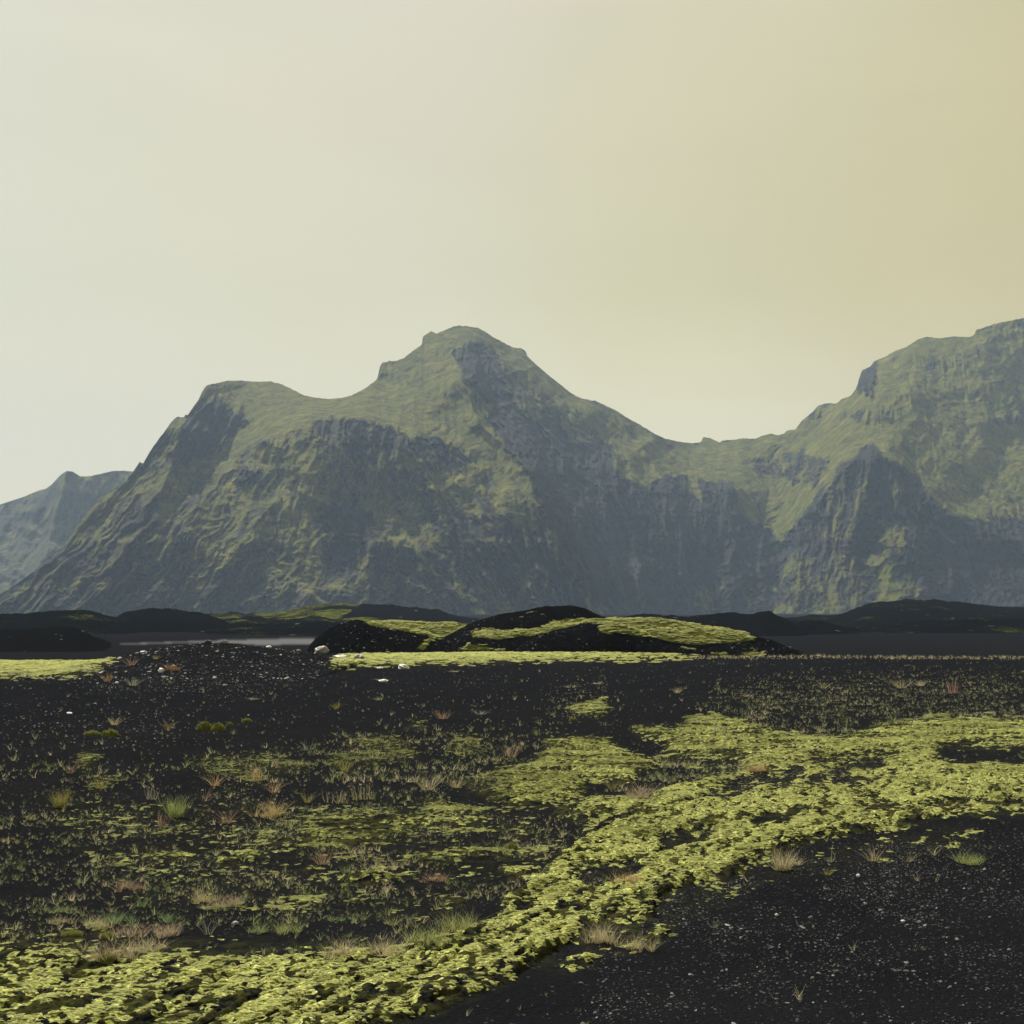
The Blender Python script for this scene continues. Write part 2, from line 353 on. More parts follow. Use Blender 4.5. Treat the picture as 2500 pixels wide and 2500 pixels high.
# crests of spurs: points, amplitude (m), reach on the left side, reach on the right side (photo px)
spurs = [([(1120, 860), (1130, 940), (1170, 1030), (1235, 1095), (1285, 1135), (1310, 1230), (1350, 1320), (1420, 1450), (1460, 1510)], 75, 110, 26),
 ([(2120, 1085), (2180, 1130), (2250, 1185), (2310, 1250), (2400, 1295), (2500, 1330)], 45, 45, 60),
 ([(2120, 1085), (2040, 1165), (1990, 1235), (1900, 1320)], 40, 30, 50),
 ([(2120, 1085), (2110, 1200), (2080, 1330), (2090, 1500)], 40, 60, 60),
 ([(2260, 1190), (2230, 1300), (2260, 1500)], 35, 50, 50),
 ([(455, 1015), (440, 1080), (400, 1170), (345, 1280), (280, 1400), (200, 1500)], 40, 40, 60),
 ([(1110, 1078), (1000, 1060), (900, 1030), (820, 1020), (730, 1035), (640, 1078), (560, 1140), (480, 1240), (400, 1380), (330, 1510)], 26, 50, 45),
 ([(960, 1060), (1010, 1120), (1060, 1200), (1090, 1300), (1150, 1400), (1190, 1510)], 40, 50, 50),
 ([(700, 1180), (800, 1230), (900, 1300), (1010, 1340), (1090, 1430), (1160, 1510)], 30, 55, 45),
 ([(700, 1190), (620, 1280), (540, 1380), (480, 1510)], 32, 50, 50),
 ([(870, 1380), (820, 1450), (780, 1510)], 22, 40, 40), ([(1240, 1160), (1230, 1300), (1290, 1400), (1330, 1510)], 28, 40, 40),
 ([(1560, 1060), (1600, 1130), (1640, 1240), (1680, 1500)], 40, 50, 50), ([(1400, 960), (1480, 1040), (1500, 1140), (1560, 1300), (1600, 1500)], 30, 40, 60),
 ([(1790, 1160), (1760, 1270), (1800, 1400), (1780, 1500)], 40, 40, 40), ([(1920, 1340), (1960, 1420), (1930, 1500)], 30, 40, 40),
 ([(1240, 860), (1330, 960), (1400, 1060), (1470, 1140)], 22, 30, 40), ([(2110, 905), (2160, 960), (2260, 1060), (2400, 1180)], 18, 40, 60),
 ([(770, 1440), (730, 1490), (700, 1510)], 30, 30, 30), ([(160, 1350), (130, 1430), (90, 1500)], 25, 30, 30), ([(880, 1480), (770, 1430), (700, 1500)], 20, 25, 25)]
def lean(px):
    return np.interp(px, [0, 300, 600, 850, 1100, 1300, 1500, 1750, 1900, 2100, 2300, 2500], [.9, .75, .45, 0, -.45, -.5, -.35, .1, 0, .15, -.35, -.5])

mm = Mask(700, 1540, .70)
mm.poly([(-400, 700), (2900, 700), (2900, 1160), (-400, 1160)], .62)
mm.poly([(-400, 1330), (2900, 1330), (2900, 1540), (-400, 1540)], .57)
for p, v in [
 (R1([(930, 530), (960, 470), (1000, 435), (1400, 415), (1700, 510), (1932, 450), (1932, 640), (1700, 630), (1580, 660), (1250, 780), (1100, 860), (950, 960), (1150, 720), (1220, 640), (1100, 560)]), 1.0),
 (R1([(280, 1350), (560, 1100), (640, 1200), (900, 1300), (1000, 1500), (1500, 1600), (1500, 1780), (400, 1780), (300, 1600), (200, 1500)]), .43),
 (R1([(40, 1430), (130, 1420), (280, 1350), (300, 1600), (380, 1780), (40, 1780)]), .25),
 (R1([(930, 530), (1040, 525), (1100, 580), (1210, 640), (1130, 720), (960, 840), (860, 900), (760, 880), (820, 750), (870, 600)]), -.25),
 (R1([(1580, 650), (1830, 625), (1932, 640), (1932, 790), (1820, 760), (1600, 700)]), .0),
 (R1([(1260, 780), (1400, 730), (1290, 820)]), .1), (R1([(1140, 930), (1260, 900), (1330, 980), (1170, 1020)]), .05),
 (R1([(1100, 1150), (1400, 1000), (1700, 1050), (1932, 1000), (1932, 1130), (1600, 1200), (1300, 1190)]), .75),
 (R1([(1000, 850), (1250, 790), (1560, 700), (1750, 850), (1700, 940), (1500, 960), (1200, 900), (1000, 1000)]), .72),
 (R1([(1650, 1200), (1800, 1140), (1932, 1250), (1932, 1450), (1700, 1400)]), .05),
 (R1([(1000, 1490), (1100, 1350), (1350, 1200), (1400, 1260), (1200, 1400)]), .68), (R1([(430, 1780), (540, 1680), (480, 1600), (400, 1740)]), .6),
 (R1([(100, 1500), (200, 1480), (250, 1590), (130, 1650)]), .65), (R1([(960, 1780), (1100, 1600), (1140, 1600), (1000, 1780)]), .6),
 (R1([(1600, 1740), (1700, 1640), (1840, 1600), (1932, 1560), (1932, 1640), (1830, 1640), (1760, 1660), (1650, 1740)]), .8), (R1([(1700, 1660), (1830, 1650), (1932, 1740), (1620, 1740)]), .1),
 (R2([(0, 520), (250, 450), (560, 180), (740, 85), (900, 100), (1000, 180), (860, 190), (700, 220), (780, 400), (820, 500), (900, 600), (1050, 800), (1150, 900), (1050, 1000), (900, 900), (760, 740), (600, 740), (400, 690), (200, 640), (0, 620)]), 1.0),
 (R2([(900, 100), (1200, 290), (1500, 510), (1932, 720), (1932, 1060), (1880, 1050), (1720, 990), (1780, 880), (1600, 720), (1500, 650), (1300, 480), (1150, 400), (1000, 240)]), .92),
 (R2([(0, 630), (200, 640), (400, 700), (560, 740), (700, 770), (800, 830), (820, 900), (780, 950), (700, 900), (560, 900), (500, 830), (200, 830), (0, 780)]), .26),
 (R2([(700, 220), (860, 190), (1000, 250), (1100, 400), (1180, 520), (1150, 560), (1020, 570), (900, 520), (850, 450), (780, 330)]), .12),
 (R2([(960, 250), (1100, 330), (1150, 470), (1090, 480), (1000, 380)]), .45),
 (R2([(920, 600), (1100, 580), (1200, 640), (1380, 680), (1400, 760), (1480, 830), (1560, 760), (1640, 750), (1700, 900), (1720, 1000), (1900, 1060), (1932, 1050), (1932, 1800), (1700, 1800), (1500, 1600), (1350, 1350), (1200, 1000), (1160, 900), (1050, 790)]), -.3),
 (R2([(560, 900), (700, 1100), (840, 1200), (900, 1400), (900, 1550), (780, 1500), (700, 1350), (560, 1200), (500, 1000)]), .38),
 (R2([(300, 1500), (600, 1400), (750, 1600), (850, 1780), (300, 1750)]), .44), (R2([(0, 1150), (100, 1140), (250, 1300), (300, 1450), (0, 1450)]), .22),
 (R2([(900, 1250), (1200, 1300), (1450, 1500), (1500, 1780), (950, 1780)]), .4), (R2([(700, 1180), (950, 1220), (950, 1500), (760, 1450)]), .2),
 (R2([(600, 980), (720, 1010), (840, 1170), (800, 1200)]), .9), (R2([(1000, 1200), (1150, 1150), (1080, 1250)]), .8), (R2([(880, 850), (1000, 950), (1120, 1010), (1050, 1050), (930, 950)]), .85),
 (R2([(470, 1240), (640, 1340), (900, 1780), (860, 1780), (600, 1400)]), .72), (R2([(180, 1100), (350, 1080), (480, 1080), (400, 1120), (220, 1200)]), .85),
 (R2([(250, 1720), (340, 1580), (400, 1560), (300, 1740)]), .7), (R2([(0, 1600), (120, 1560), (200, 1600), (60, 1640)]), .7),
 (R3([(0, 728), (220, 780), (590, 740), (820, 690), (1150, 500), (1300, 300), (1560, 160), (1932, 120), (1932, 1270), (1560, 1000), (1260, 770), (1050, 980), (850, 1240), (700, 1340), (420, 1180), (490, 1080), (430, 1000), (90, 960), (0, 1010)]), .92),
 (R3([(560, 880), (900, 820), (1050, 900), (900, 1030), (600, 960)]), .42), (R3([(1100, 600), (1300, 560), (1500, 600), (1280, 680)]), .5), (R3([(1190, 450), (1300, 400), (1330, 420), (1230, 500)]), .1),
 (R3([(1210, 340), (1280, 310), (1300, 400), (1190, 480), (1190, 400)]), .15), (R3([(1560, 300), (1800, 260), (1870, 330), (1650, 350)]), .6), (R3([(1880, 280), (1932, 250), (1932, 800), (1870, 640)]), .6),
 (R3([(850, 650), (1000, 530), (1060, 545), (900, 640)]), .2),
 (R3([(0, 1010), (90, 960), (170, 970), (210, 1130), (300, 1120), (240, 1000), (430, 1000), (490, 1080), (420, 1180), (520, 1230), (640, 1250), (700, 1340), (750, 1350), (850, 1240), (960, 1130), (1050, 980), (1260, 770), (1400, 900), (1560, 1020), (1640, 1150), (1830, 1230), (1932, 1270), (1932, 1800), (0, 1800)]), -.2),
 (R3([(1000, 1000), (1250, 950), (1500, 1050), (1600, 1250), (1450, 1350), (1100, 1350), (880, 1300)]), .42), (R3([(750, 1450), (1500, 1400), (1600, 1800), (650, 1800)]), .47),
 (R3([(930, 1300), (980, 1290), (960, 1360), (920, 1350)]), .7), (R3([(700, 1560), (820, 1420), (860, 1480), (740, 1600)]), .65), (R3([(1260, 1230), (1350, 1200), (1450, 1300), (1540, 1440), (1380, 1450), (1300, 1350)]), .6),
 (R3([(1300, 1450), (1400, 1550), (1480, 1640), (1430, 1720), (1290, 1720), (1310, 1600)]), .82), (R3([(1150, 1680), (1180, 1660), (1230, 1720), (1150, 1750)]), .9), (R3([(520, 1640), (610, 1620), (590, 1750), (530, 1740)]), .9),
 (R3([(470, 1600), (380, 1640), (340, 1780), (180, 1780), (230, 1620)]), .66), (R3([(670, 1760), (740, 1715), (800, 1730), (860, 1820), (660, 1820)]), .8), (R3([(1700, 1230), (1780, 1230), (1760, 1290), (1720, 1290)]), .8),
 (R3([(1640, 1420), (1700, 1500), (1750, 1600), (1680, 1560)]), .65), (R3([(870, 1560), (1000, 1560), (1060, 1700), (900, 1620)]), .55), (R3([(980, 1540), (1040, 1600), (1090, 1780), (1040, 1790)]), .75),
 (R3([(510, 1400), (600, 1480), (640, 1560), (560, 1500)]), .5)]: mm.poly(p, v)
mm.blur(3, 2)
pm = Mask(900, 1540, 0)
for x, y, rx, ry in [(1550, 1388, 15, 28), (463, 1071, 3, 6), (1803, 1291, 4, 8), (992, 1243, 8, 16), (1036, 1340, 9, 10), (1310, 1390, 9, 16), (1300, 1430, 14, 14), (262, 1437, 5, 12), (268, 1420, 4, 14), (2030, 1356, 4, 7), (2150, 1275, 9, 7), (2262, 1290, 4, 12), (2272, 1280, 3, 8),
                     (731, 1434, 8, 18), (660, 1400, 12, 14), (655, 1460, 6, 7), (1226, 993, 12, 5), (1330, 1060, 22, 10), (1590, 1345, 3, 6), (1500, 1160, 2, 4), (1700, 1200, 2, 4), (1660, 1400, 3, 3), (1632, 1420, 2, 5), (1615, 1320, 2, 5), (1745, 1200, 2, 5), (1780, 1240, 2, 4), (1900, 1480, 2, 3), (2185, 1420, 2, 3), (270, 1374, 3, 5), (345, 1461, 2, 4), (1390, 1270, 2, 3), (1335, 1205, 2, 4), (1395, 1195, 2, 3), (1512, 1407, 3, 4)]:
    pm.ell(x, y, rx, ry, 1.0)
pm.blur(1, 1)

def cols(step):
    return np.concatenate([np.arange(-400, -30, 12), np.arange(-30, 2530, step), np.arange(2530, 2900, 12)])
def build_mountain():
    px = cols(2.1); S = np.array(sky_main, float)
    sky_y = np.interp(px, S[:, 0], S[:, 1]) + fbm(px / 9.0, px * 0, 3, 5) * 2.2
    nr = 400; t = np.linspace(0, 1, nr) ** .95
    PX = np.repeat(px[None], nr, 0); foot = 1508.0
    PY = foot + (sky_y[None] - foot) * t[:, None]
    D = depthf(PX, PY)
    wx = fbm(PX / 90, PY / 90, 3, 91) * 28; wy = fbm(PX / 90, PY / 90, 3, 92) * 28
    for pts, amp, wl, wr in spurs:
        d, s, tt = seg_side(PX + wx * .6, PY + wy * .6, pts)
        w = np.where(s > 0, wl, wr); fade = ss(0, .12, tt) * (1 - .3 * ss(.8, 1, tt))
        D -= amp * fade * np.exp(-d / w)
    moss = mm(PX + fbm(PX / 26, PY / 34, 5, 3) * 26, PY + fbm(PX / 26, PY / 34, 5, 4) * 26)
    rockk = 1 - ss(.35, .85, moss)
    q = PX + lean(PX) * (PY - 1150) + wx
    amp1 = ss(0, .12, t)[:, None] * ss(0, .06, 1 - t)[:, None]
    gul = ridged(q / 75, PY / 330, 4, 21, .55)
    g2 = ridged(q / 26, PY / 120, 4, 33, .6)
    D -= amp1 * (gul - .6) * (9 + 34 * rockk)
    D -= amp1 * (g2 - .6) * (2 + 13 * rockk)
    D -= amp1 * fbm(PX / 130, PY / 130, 4, 41) * 26
    D -= fbm(PX / 14, PY / 11, 4, 51, .65) * (2.2 + 8 * rockk)
    D -= amp1 * ridged((q + wy * .4) / 12, PY / 60, 3, 57, .6) * (1.2 + 6 * rockk)
    D -= ridged((PX + wx) / 70, (PY + wy * 1.5 + PX * .25) / 34, 4, 61, .55) * 5 * amp1
    X, Y, Z = at(PX, PY, D)
    # small hanging gullies follow the fall line; cover thins out in them
    rd = ridged((q + wy) / 48, (PY + wx) / 190, 5, 67, .6)
    moss2 = moss + (gul - .62) * .35 + (g2 - .62) * .3 + (rd - .62) * .9 * (1 - ss(.75, 1, moss)) * ss(-.2, .25, moss)
    pale = pm(PX, PY)
    # the far side of the massif
    nb = 26; bx = []; by = []; bz = []
    for i in range(1, nb + 1):
        s = i / nb; yy = Y[-1] + 900 * s ** 1.3
        k_ = yy / Y[-1]
        bx.append(X[-1] * k_); by.append(yy); bz.append(Z[-1] * (1 - s) ** 1.2 * (1 + .1 * fbm(px / 60, px * 0 + s * 4, 3, 7)) - 4 * s - .5)
    X = np.vstack([X, bx]); Y = np.vstack([Y, by]); Z = np.vstack([Z, bz])
    moss2 = np.vstack([moss2, np.full((nb, len(px)), .5)]); pale = np.vstack([pale, np.zeros((nb, len(px)))])
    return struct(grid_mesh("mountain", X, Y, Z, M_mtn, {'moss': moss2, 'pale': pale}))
build_mountain()

def build_far_mountain():
    px = np.arange(-700, 760, 4.0)
    S = np.array([(-700, 1330), (-400, 1290), (-100, 1250), (0, 1232), (60, 1212), (95, 1197), (113, 1193), (127, 1182), (150, 1157), (164, 1150), (177, 1151), (188, 1158), (197, 1163), (220, 1162), (245, 1157), (274, 1150), (299, 1149), (326, 1151), (400, 1160), (560, 1230), (760, 1400)], float)
    sy = np.interp(px, S[:, 0], S[:, 1]) + fbm(px / 12, px * 0, 3, 8) * 1.5
    nr = 150; t = np.linspace(0, 1, nr); PX = np.repeat(px[None], nr, 0); PY = 1504 + (sy[None] - 1504) * t[:, None]
    D = 1750 + 330 * t[:, None] + 0 * PX
    D -= 130 * np.exp(-np.abs(PX + (PY - 1150) * .25 - 164) / 60); D -= ridged((PX + .6 * PY) / 60, PY / 200, 4, 71) * 34 + fbm(PX / 20, PY / 20, 4, 72) * 12 + fbm(PX / 90, PY / 90, 3, 74) * 40
    X, Y, Z = at(PX, PY, D)
    moss = .36 + .56 * ss(1230, 1160, PY) * ss(170, 215, PX) + .25 * fbm(PX / 40, PY / 40, 4, 73)
    bx = []; by = []; bz = []
    for s in np.linspace(.1, 1, 10):
        k_ = (Y[-1] + 600 * s) / Y[-1]; bx.append(X[-1] * k_); by.append(Y[-1] * k_); bz.append(Z[-1] * (1 - s) - 4)
    X = np.vstack([X, bx]); Y = np.vstack([Y, by]); Z = np.vstack([Z, bz]); moss = np.vstack([moss, np.full((10, len(px)), .4)])
    return struct(grid_mesh("distant_mountain", X, Y, Z, M_mtn, {'moss': moss, 'pale': moss * 0}))
build_far_mountain()

# ------------------------------------------------------------------ ground
gm = Mask(1500, 2760, 0.0)
G = [
 ([(-500, 2345), (600, 2350), (1200, 2340), (1330, 2330), (1265, 2385), (1180, 2430), (1040, 2480), (880, 2520), (640, 2560), (400, 2760), (-500, 2760)], .82),
 ([(-400, 1790), (600, 1770), (1250, 1740), (1560, 1700), (1900, 1700), (2900, 1690), (2900, 1860), (1700, 1850), (1500, 1950), (1350, 2120), (1000, 2320), (-400, 2330)], .02), ([(100, 1950), (700, 1960), (1300, 1960), (1400, 2100), (1000, 2260), (300, 2200)], .10), ([(-400, 2270), (500, 2290), (900, 2300), (800, 2350), (-400, 2360)], .3),
 ([(1260, 2370), (1350, 2310), (1500, 2240), (1800, 2120), (2200, 2040), (2400, 2010), (2400, 2060), (1900, 2150), (1600, 2290), (1400, 2374)], .12),
 # strips along the far edge
 (C4([(32, 395), (200, 396), (455, 393), (380, 415), (300, 450), (200, 480), (32, 505)]), 1.0),
 (C5([(250, 415), (380, 360), (450, 362), (700, 350), (1100, 342), (1600, 345), (1932, 343), (1932, 375), (1400, 388), (900, 405), (600, 405), (280, 430)]), 1.0),
 (C6([(0, 360), (400, 360), (450, 368), (200, 380), (0, 385)]), 1.0),
 # upper right field
 (C3([(0, 430), (110, 440), (260, 375), (400, 370), (600, 420), (850, 480), (1100, 490), (1380, 400), (1600, 380), (1932, 385), (1932, 560), (1700, 545), (1500, 580), (1250, 580), (900, 600), (700, 620), (560, 640), (500, 610), (200, 600), (80, 580), (60, 500), (0, 490)]), .88),
 (C3([(560, 640), (700, 600), (900, 580), (900, 620), (750, 680), (560, 700), (380, 740), (0, 830), (0, 800), (250, 730), (450, 690)]), .9),
 (C3([(0, 600), (80, 590), (80, 630), (0, 640)]), .5), (C3([(190, 640), (250, 635), (240, 670), (200, 665)]), .9),
 (C3([(1700, 540), (1800, 520), (1932, 540), (1932, 560), (1800, 550)]), .3),
 (C3([(1350, 620), (1500, 580), (1640, 580), (1700, 640), (1932, 670), (1932, 940), (1750, 930), (1500, 1000), (1100, 1060), (880, 1110), (660, 1190), (450, 1280), (200, 1350), (0, 1430), (0, 830), (300, 760), (450, 770), (700, 790), (850, 770), (1080, 780), (1250, 730), (1100, 700), (1200, 680), (1380, 680)]), .93),
 (C3([(270, 830), (450, 760), (700, 680), (900, 630), (1060, 590), (1380, 590), (1340, 680), (1100, 690), (1060, 770), (850, 770), (700, 770), (500, 840), (300, 860)]), .28),
 (C3([(880, 650), (1050, 640), (1040, 670), (900, 720), (880, 690)]), .85), (C3([(1060, 780), (1240, 700), (1360, 720), (1200, 820)]), .35),
 (C3([(1130, 770), (1240, 765), (1200, 810), (1130, 800)]), .9),
 (C3([(650, 930), (800, 900), (950, 930), (830, 980), (600, 1010), (560, 990)]), .3), (C3([(1150, 870), (1500, 870), (1480, 910), (1200, 930)]), .35), (C3([(1600, 870), (1932, 860), (1932, 885), (1650, 900)]), .3),
 (C3([(0, 1060), (150, 1050), (400, 1010), (380, 1060), (320, 1120), (120, 1150), (30, 1200), (0, 1210)]), .22), (C3([(300, 640), (560, 700), (380, 700), (250, 720)]), .2),
 (C2([(1932, 830), (1650, 845), (1480, 870), (1340, 940), (1480, 975), (1700, 960), (1560, 1040), (1450, 1110), (1320, 1200), (1305, 1270), (1400, 1290), (1200, 1310), (1180, 1370), (1000, 1450), (1080, 1500), (960, 1560), (750, 1660), (500, 1720), (300, 1765), (0, 1775), (0, 1910), (0, 1868), (800, 1868), (1120, 1868), (1160, 1850), (1240, 1815), (1350, 1740), (1450, 1660), (1500, 1640), (1700, 1560), (1900, 1540), (1932, 1440)]), .93),
 (C2([(1450, 1250), (1600, 1240), (1820, 1230), (1860, 1300), (1700, 1350), (1560, 1380), (1480, 1330)]), .12), (C2([(1420, 1640), (1700, 1560), (1932, 1540), (1932, 1620), (1700, 1700), (1500, 1720)]), .4),
 (C2([(1100, 1500), (1400, 1480), (1350, 1510), (1100, 1540)]), .4), (C2([(700, 1700), (950, 1620), (900, 1680), (720, 1740)]), .5),
 (C2([(1240, 500), (1400, 490), (1620, 490), (1700, 540), (1830, 600), (1932, 620), (1930, 650), (1780, 740), (1500, 760), (1480, 830), (1320, 870), (1050, 890), (1000, 850), (900, 830), (1000, 770), (980, 700), (1120, 650), (1250, 600), (1300, 540)]), .85),
 (C2([(820, 720), (980, 680), (980, 800), (820, 830)]), .4), (C2([(1340, 940), (1400, 900), (1932, 850), (1932, 900), (1700, 960), (1480, 975)]), .85),
 (C2([(1780, 420), (1932, 430), (1932, 500), (1830, 470)]), .7),
 (C2([(-100, 950), (150, 940), (450, 940), (650, 930), (820, 985), (880, 1005), (560, 1020), (480, 1085), (200, 1115), (-200, 1110)]), .68), (C2([(450, 870), (700, 850), (900, 930), (880, 990), (650, 930)]), .6),
 (C2([(450, 1195), (700, 1150), (1100, 1150), (1350, 1155), (1100, 1195), (560, 1215)]), .7), (C2([(20, 1335), (200, 1285), (370, 1290), (420, 1340), (100, 1355)]), .9),
 (C2([(1040, 1250), (1180, 1245), (1210, 1310), (1060, 1315)]), .75), (C2([(1420, 320), (1600, 260), (1650, 330), (1550, 360), (1430, 330)]), .6), (C2([(650, 1440), (800, 1440), (790, 1475), (690, 1470)]), .8),
 (C2([(980, 1020), (1200, 1010), (1220, 1050), (1000, 1050)]), .5),
 (C2([(100, 480), (380, 470), (520, 560), (560, 610), (100, 660), (0, 640), (0, 600), (200, 560)]), .45), (C2([(700, 500), (850, 480), (920, 520), (800, 590), (700, 560)]), .5), (C2([(500, 400), (560, 400), (560, 430), (500, 430)]), .6),
 (C2([(1380, 1855), (1450, 1800), (1580, 1785), (1570, 1830), (1400, 1868)]), .85), (C2([(1720, 1770), (1800, 1680), (1932, 1610), (1932, 1660), (1830, 1720)]), .6),
 (C3([(0, 1600), (90, 1605), (70, 1640), (0, 1670)]), .75), (C3([(90, 1450), (140, 1450), (130, 1475), (90, 1475)]), .7), (C3([(320, 1360), (390, 1330), (390, 1350), (330, 1375)]), .8),
 (C1([(480, 1860), (700, 1795), (1000, 1810), (1932, 1795), (1932, 1868), (0, 1868), (0, 1850), (250, 1870)]), .93), (C1([(0, 1735), (100, 1740), (220, 1770), (240, 1850), (0, 1860)]), .85),
 (C1([(600, 1185), (780, 1155), (925, 1190), (640, 1205)]), .85), (C1([(1040, 1160), (1310, 1150), (1330, 1195), (1200, 1240), (1040, 1240)]), .75), (C1([(1300, 1040), (1540, 1090), (1450, 1120), (1280, 1090)]), .6),
 (C1([(1600, 1010), (1932, 940), (1932, 1110), (1600, 1110)]), .7), (C1([(1720, 1340), (1932, 1290), (1932, 1360)]), .9), (C1([(210, 585), (340, 590), (280, 670), (210, 650)]), .65), (C1([(290, 750), (500, 700), (480, 740), (320, 790)]), .5),
 (C1([(930, 600), (1400, 590), (1600, 640), (1450, 700), (1200, 740), (950, 660)]), .4), (C1([(1700, 640), (1932, 590), (1932, 650), (1760, 680)]), .4), (C1([(1540, 1445), (1640, 1420), (1640, 1440), (1560, 1460)]), .9), (C1([(1790, 1440), (1870, 1425), (1860, 1450)]), .9),
 (C1([(1460, 1440), (1550, 1420), (1540, 1455)]), .6), (C1([(1520, 1240), (1600, 1235), (1600, 1270), (1530, 1265)]), .6), (C1([(440, 1190), (500, 1180), (500, 1205), (430, 1210)]), .7), (C1([(250, 1600), (360, 1590), (400, 1630), (300, 1640)]), .4)]
for p, v in G: gm.poly(p, v)
gm.blur(4, 2)
# where the drifts of moss run up the slope to the right
dgm = Mask(1500, 2760, 0)
dgm.poly([(1180, 2180), (1340, 2020), (1600, 1930), (2000, 1860), (2900, 1840), (2900, 2100), (1900, 2120), (1500, 2300), (1300, 2500), (900, 2760), (300, 2760), (300, 2380), (900, 2330)], 1.0); dgm.blur(16, 2)
DX, DY = .36, .93
# tone of the moss: 0 olive, 1 bright yellow green
tm = Mask(1500, 2760, .55)
for p, v in [([(-400, 1500), (2900, 1500), (2900, 1640), (-400, 1640)], .95), ([(-400, 1640), (2900, 1640), (2900, 1760), (-400, 1900)], .25),
             ([(-400, 1700), (1250, 1700), (1250, 1930), (-400, 1930)], .10), ([(1250, 1700), (1750, 1720), (1700, 1980), (1250, 2000)], .42), ([(1700, 1700), (2900, 1700), (2900, 1850), (1700, 1850)], .58),
             ([(1500, 1880), (2900, 1850), (2900, 2100), (1700, 2150), (1200, 2200), (1400, 2000)], .85), ([(-500, 2330), (900, 2330), (1400, 2100), (1700, 2100), (1600, 2300), (1200, 2500), (-500, 2760)], .95), ([(-400, 2000), (1200, 2000), (1100, 2200), (-400, 2200)], .45)]: tm.poly(p, v)
tm.blur(25, 2)
trk = Mask(1500, 1640, 0); trk.poly([(270, 1574), (300, 1571.5), (460, 1566), (640, 1561), (765, 1558), (775, 1572), (640, 1575), (560, 1570), (420, 1570), (300, 1574)], 1.0); trk.blur(1, 1)

crest_x = [-400, 120, 290, 520, 780, 1500, 1900, 2400, 2900]; crest_Y = [46, 47, 47, 50, 55, 56, 52, 51, 51]
md_px = np.array([150, 230, 290, 340, 390, 431, 473, 514, 556, 597, 659, 721, 763, 800, 860]); md_py = np.array([1620, 1614, 1604, 1593, 1580, 1574, 1570, 1566, 1568, 1573, 1580, 1588, 1594, 1606, 1620])
md_x = (md_px - 1250) / F * 42; md_z = EYE - 42 * (md_py - HOR) / F
def height(x, y):
    pxl = 1250 + F * x / np.maximum(y, 1)
    z = fbm(x / 3.1, y / 4.5, 3, 101) * .045 * ss(3, 9, y) + fbm(x / .55, y / .55, 3, 103) * .016
    z = z + fbm(x / 11, y / 13, 2, 105) * .10 * ss(6, 14, y) * (1 - ss(36, 46, y))
    mz = np.interp(x, md_x, md_z, left=0, right=0) * np.where((x > md_x[0]) & (x < md_x[-1]), 1, 0)
    sy = np.where(y < 42, 5.0, 3.5)
    z = z + np.maximum(mz - 0.02, 0) * np.exp(-((y - 42) / sy) ** 2) * (1 + .15 * fbm(x / 1.2, y / 1.2, 3, 107))
    cY = np.interp(pxl, crest_x, crest_Y)
    z = z * (1 - ss(cY + 1, cY + 8, y)) - 1.05 * ss(cY, cY + 11, y)
    z = z + fbm(x / 25, y / 40, 3, 109) * .10 * ss(70, 110, y)
    return z
pyr = np.concatenate([np.arange(3400, 2560, -12), np.arange(2560, 1585, -1.15)])
Yr = EYE * F / (pyr - HOR); Yr = np.concatenate([Yr, np.geomspace(Yr[-1] * 1.01, 130, 60)[0:], np.geomspace(133, 3330, 60)])
pxc = np.concatenate([[-1900, -1600], np.arange(-1300, -120, 8), np.arange(-120, 2621, 2.6), np.arange(2628, 3800, 8), [4000, 4300]])
GY, GX = np.meshgrid(Yr, pxc, indexing='ij'); GXw = (GX - 1250) / F * GY
GZ = height(GXw, GY)
gpx, gpy = proj(GXw, GY, GZ)
def hummock(x, y):
    wx = fbm(x / .3, y / .3, 3, 141) * .10; wy = fbm(x / .3, y / .3, 3, 142) * .10
    a = np.abs(gn((x * .93 - y * .3 + wx) / .20, (y * .93 + x * .3 + wy) / .13, 143)); b = np.abs(gn((x + wx) / .075, (y + wy) / .065, 144)); c = np.abs(gn((x + wx) / .045, (y + wy) / .045, 145))
    h = np.clip(a * 1.2 + b * .6 + c * .25, 0, 1.3)
    p, q = proj(x, y, 0 * x); g = dgm(p, q); u = x * DX + y * DY + wx; v = x * DY - y * DX + wy
    a2 = np.abs(gn(u / .50, v / .085, 147)); b2 = np.abs(gn(u / .17, v / .045, 148))
    return h * (1 - g) + np.clip(a2 * 1.25 + b2 * .6 + c * .25, 0, 1.3) * g
def swell(M, x, y):
    far_ = 1 - ss(24, 34, y)
    return ss(.15, 1.0, M) * ss(4, 6, y) * (.006 +   .048 * np.sqrt(hummock(x, y)) * far_ + .04 * (1 - far_))
def moss_field(px, py, x, y):
    w = np.clip((py - 1490) / 500, .12, 1)
    v = gm(px + fbm(x / .5, y / .9, 4, 11) * 34 * w, py + fbm(x / .5, y / .9, 4, 12) * 16 * w)
    return v
GM = moss_field(gpx, gpy, GXw, GY) * (GY < 60)
GZ = GZ + swell(GM, GXw, GY)

def gz(x, y):
    """height of the ground mesh surface with the moss swell"""
    x = np.asarray(x, float); y = np.asarray(y, float); z = height(x, y); p, q = proj(x, y, z)
    return z + swell(moss_field(p, q, x, y), x, y)
def hit(px, py):
    """where the view ray through a photo pixel meets the ground"""
    ys = np.concatenate([np.arange(4, 20, .02), np.arange(20, 60, .05)]); x, y, z = at(px, py, ys)
    h = gz(x, y); k = np.argmax(z <= h)
    return float(x[k]), float(y[k]), float(h[k])

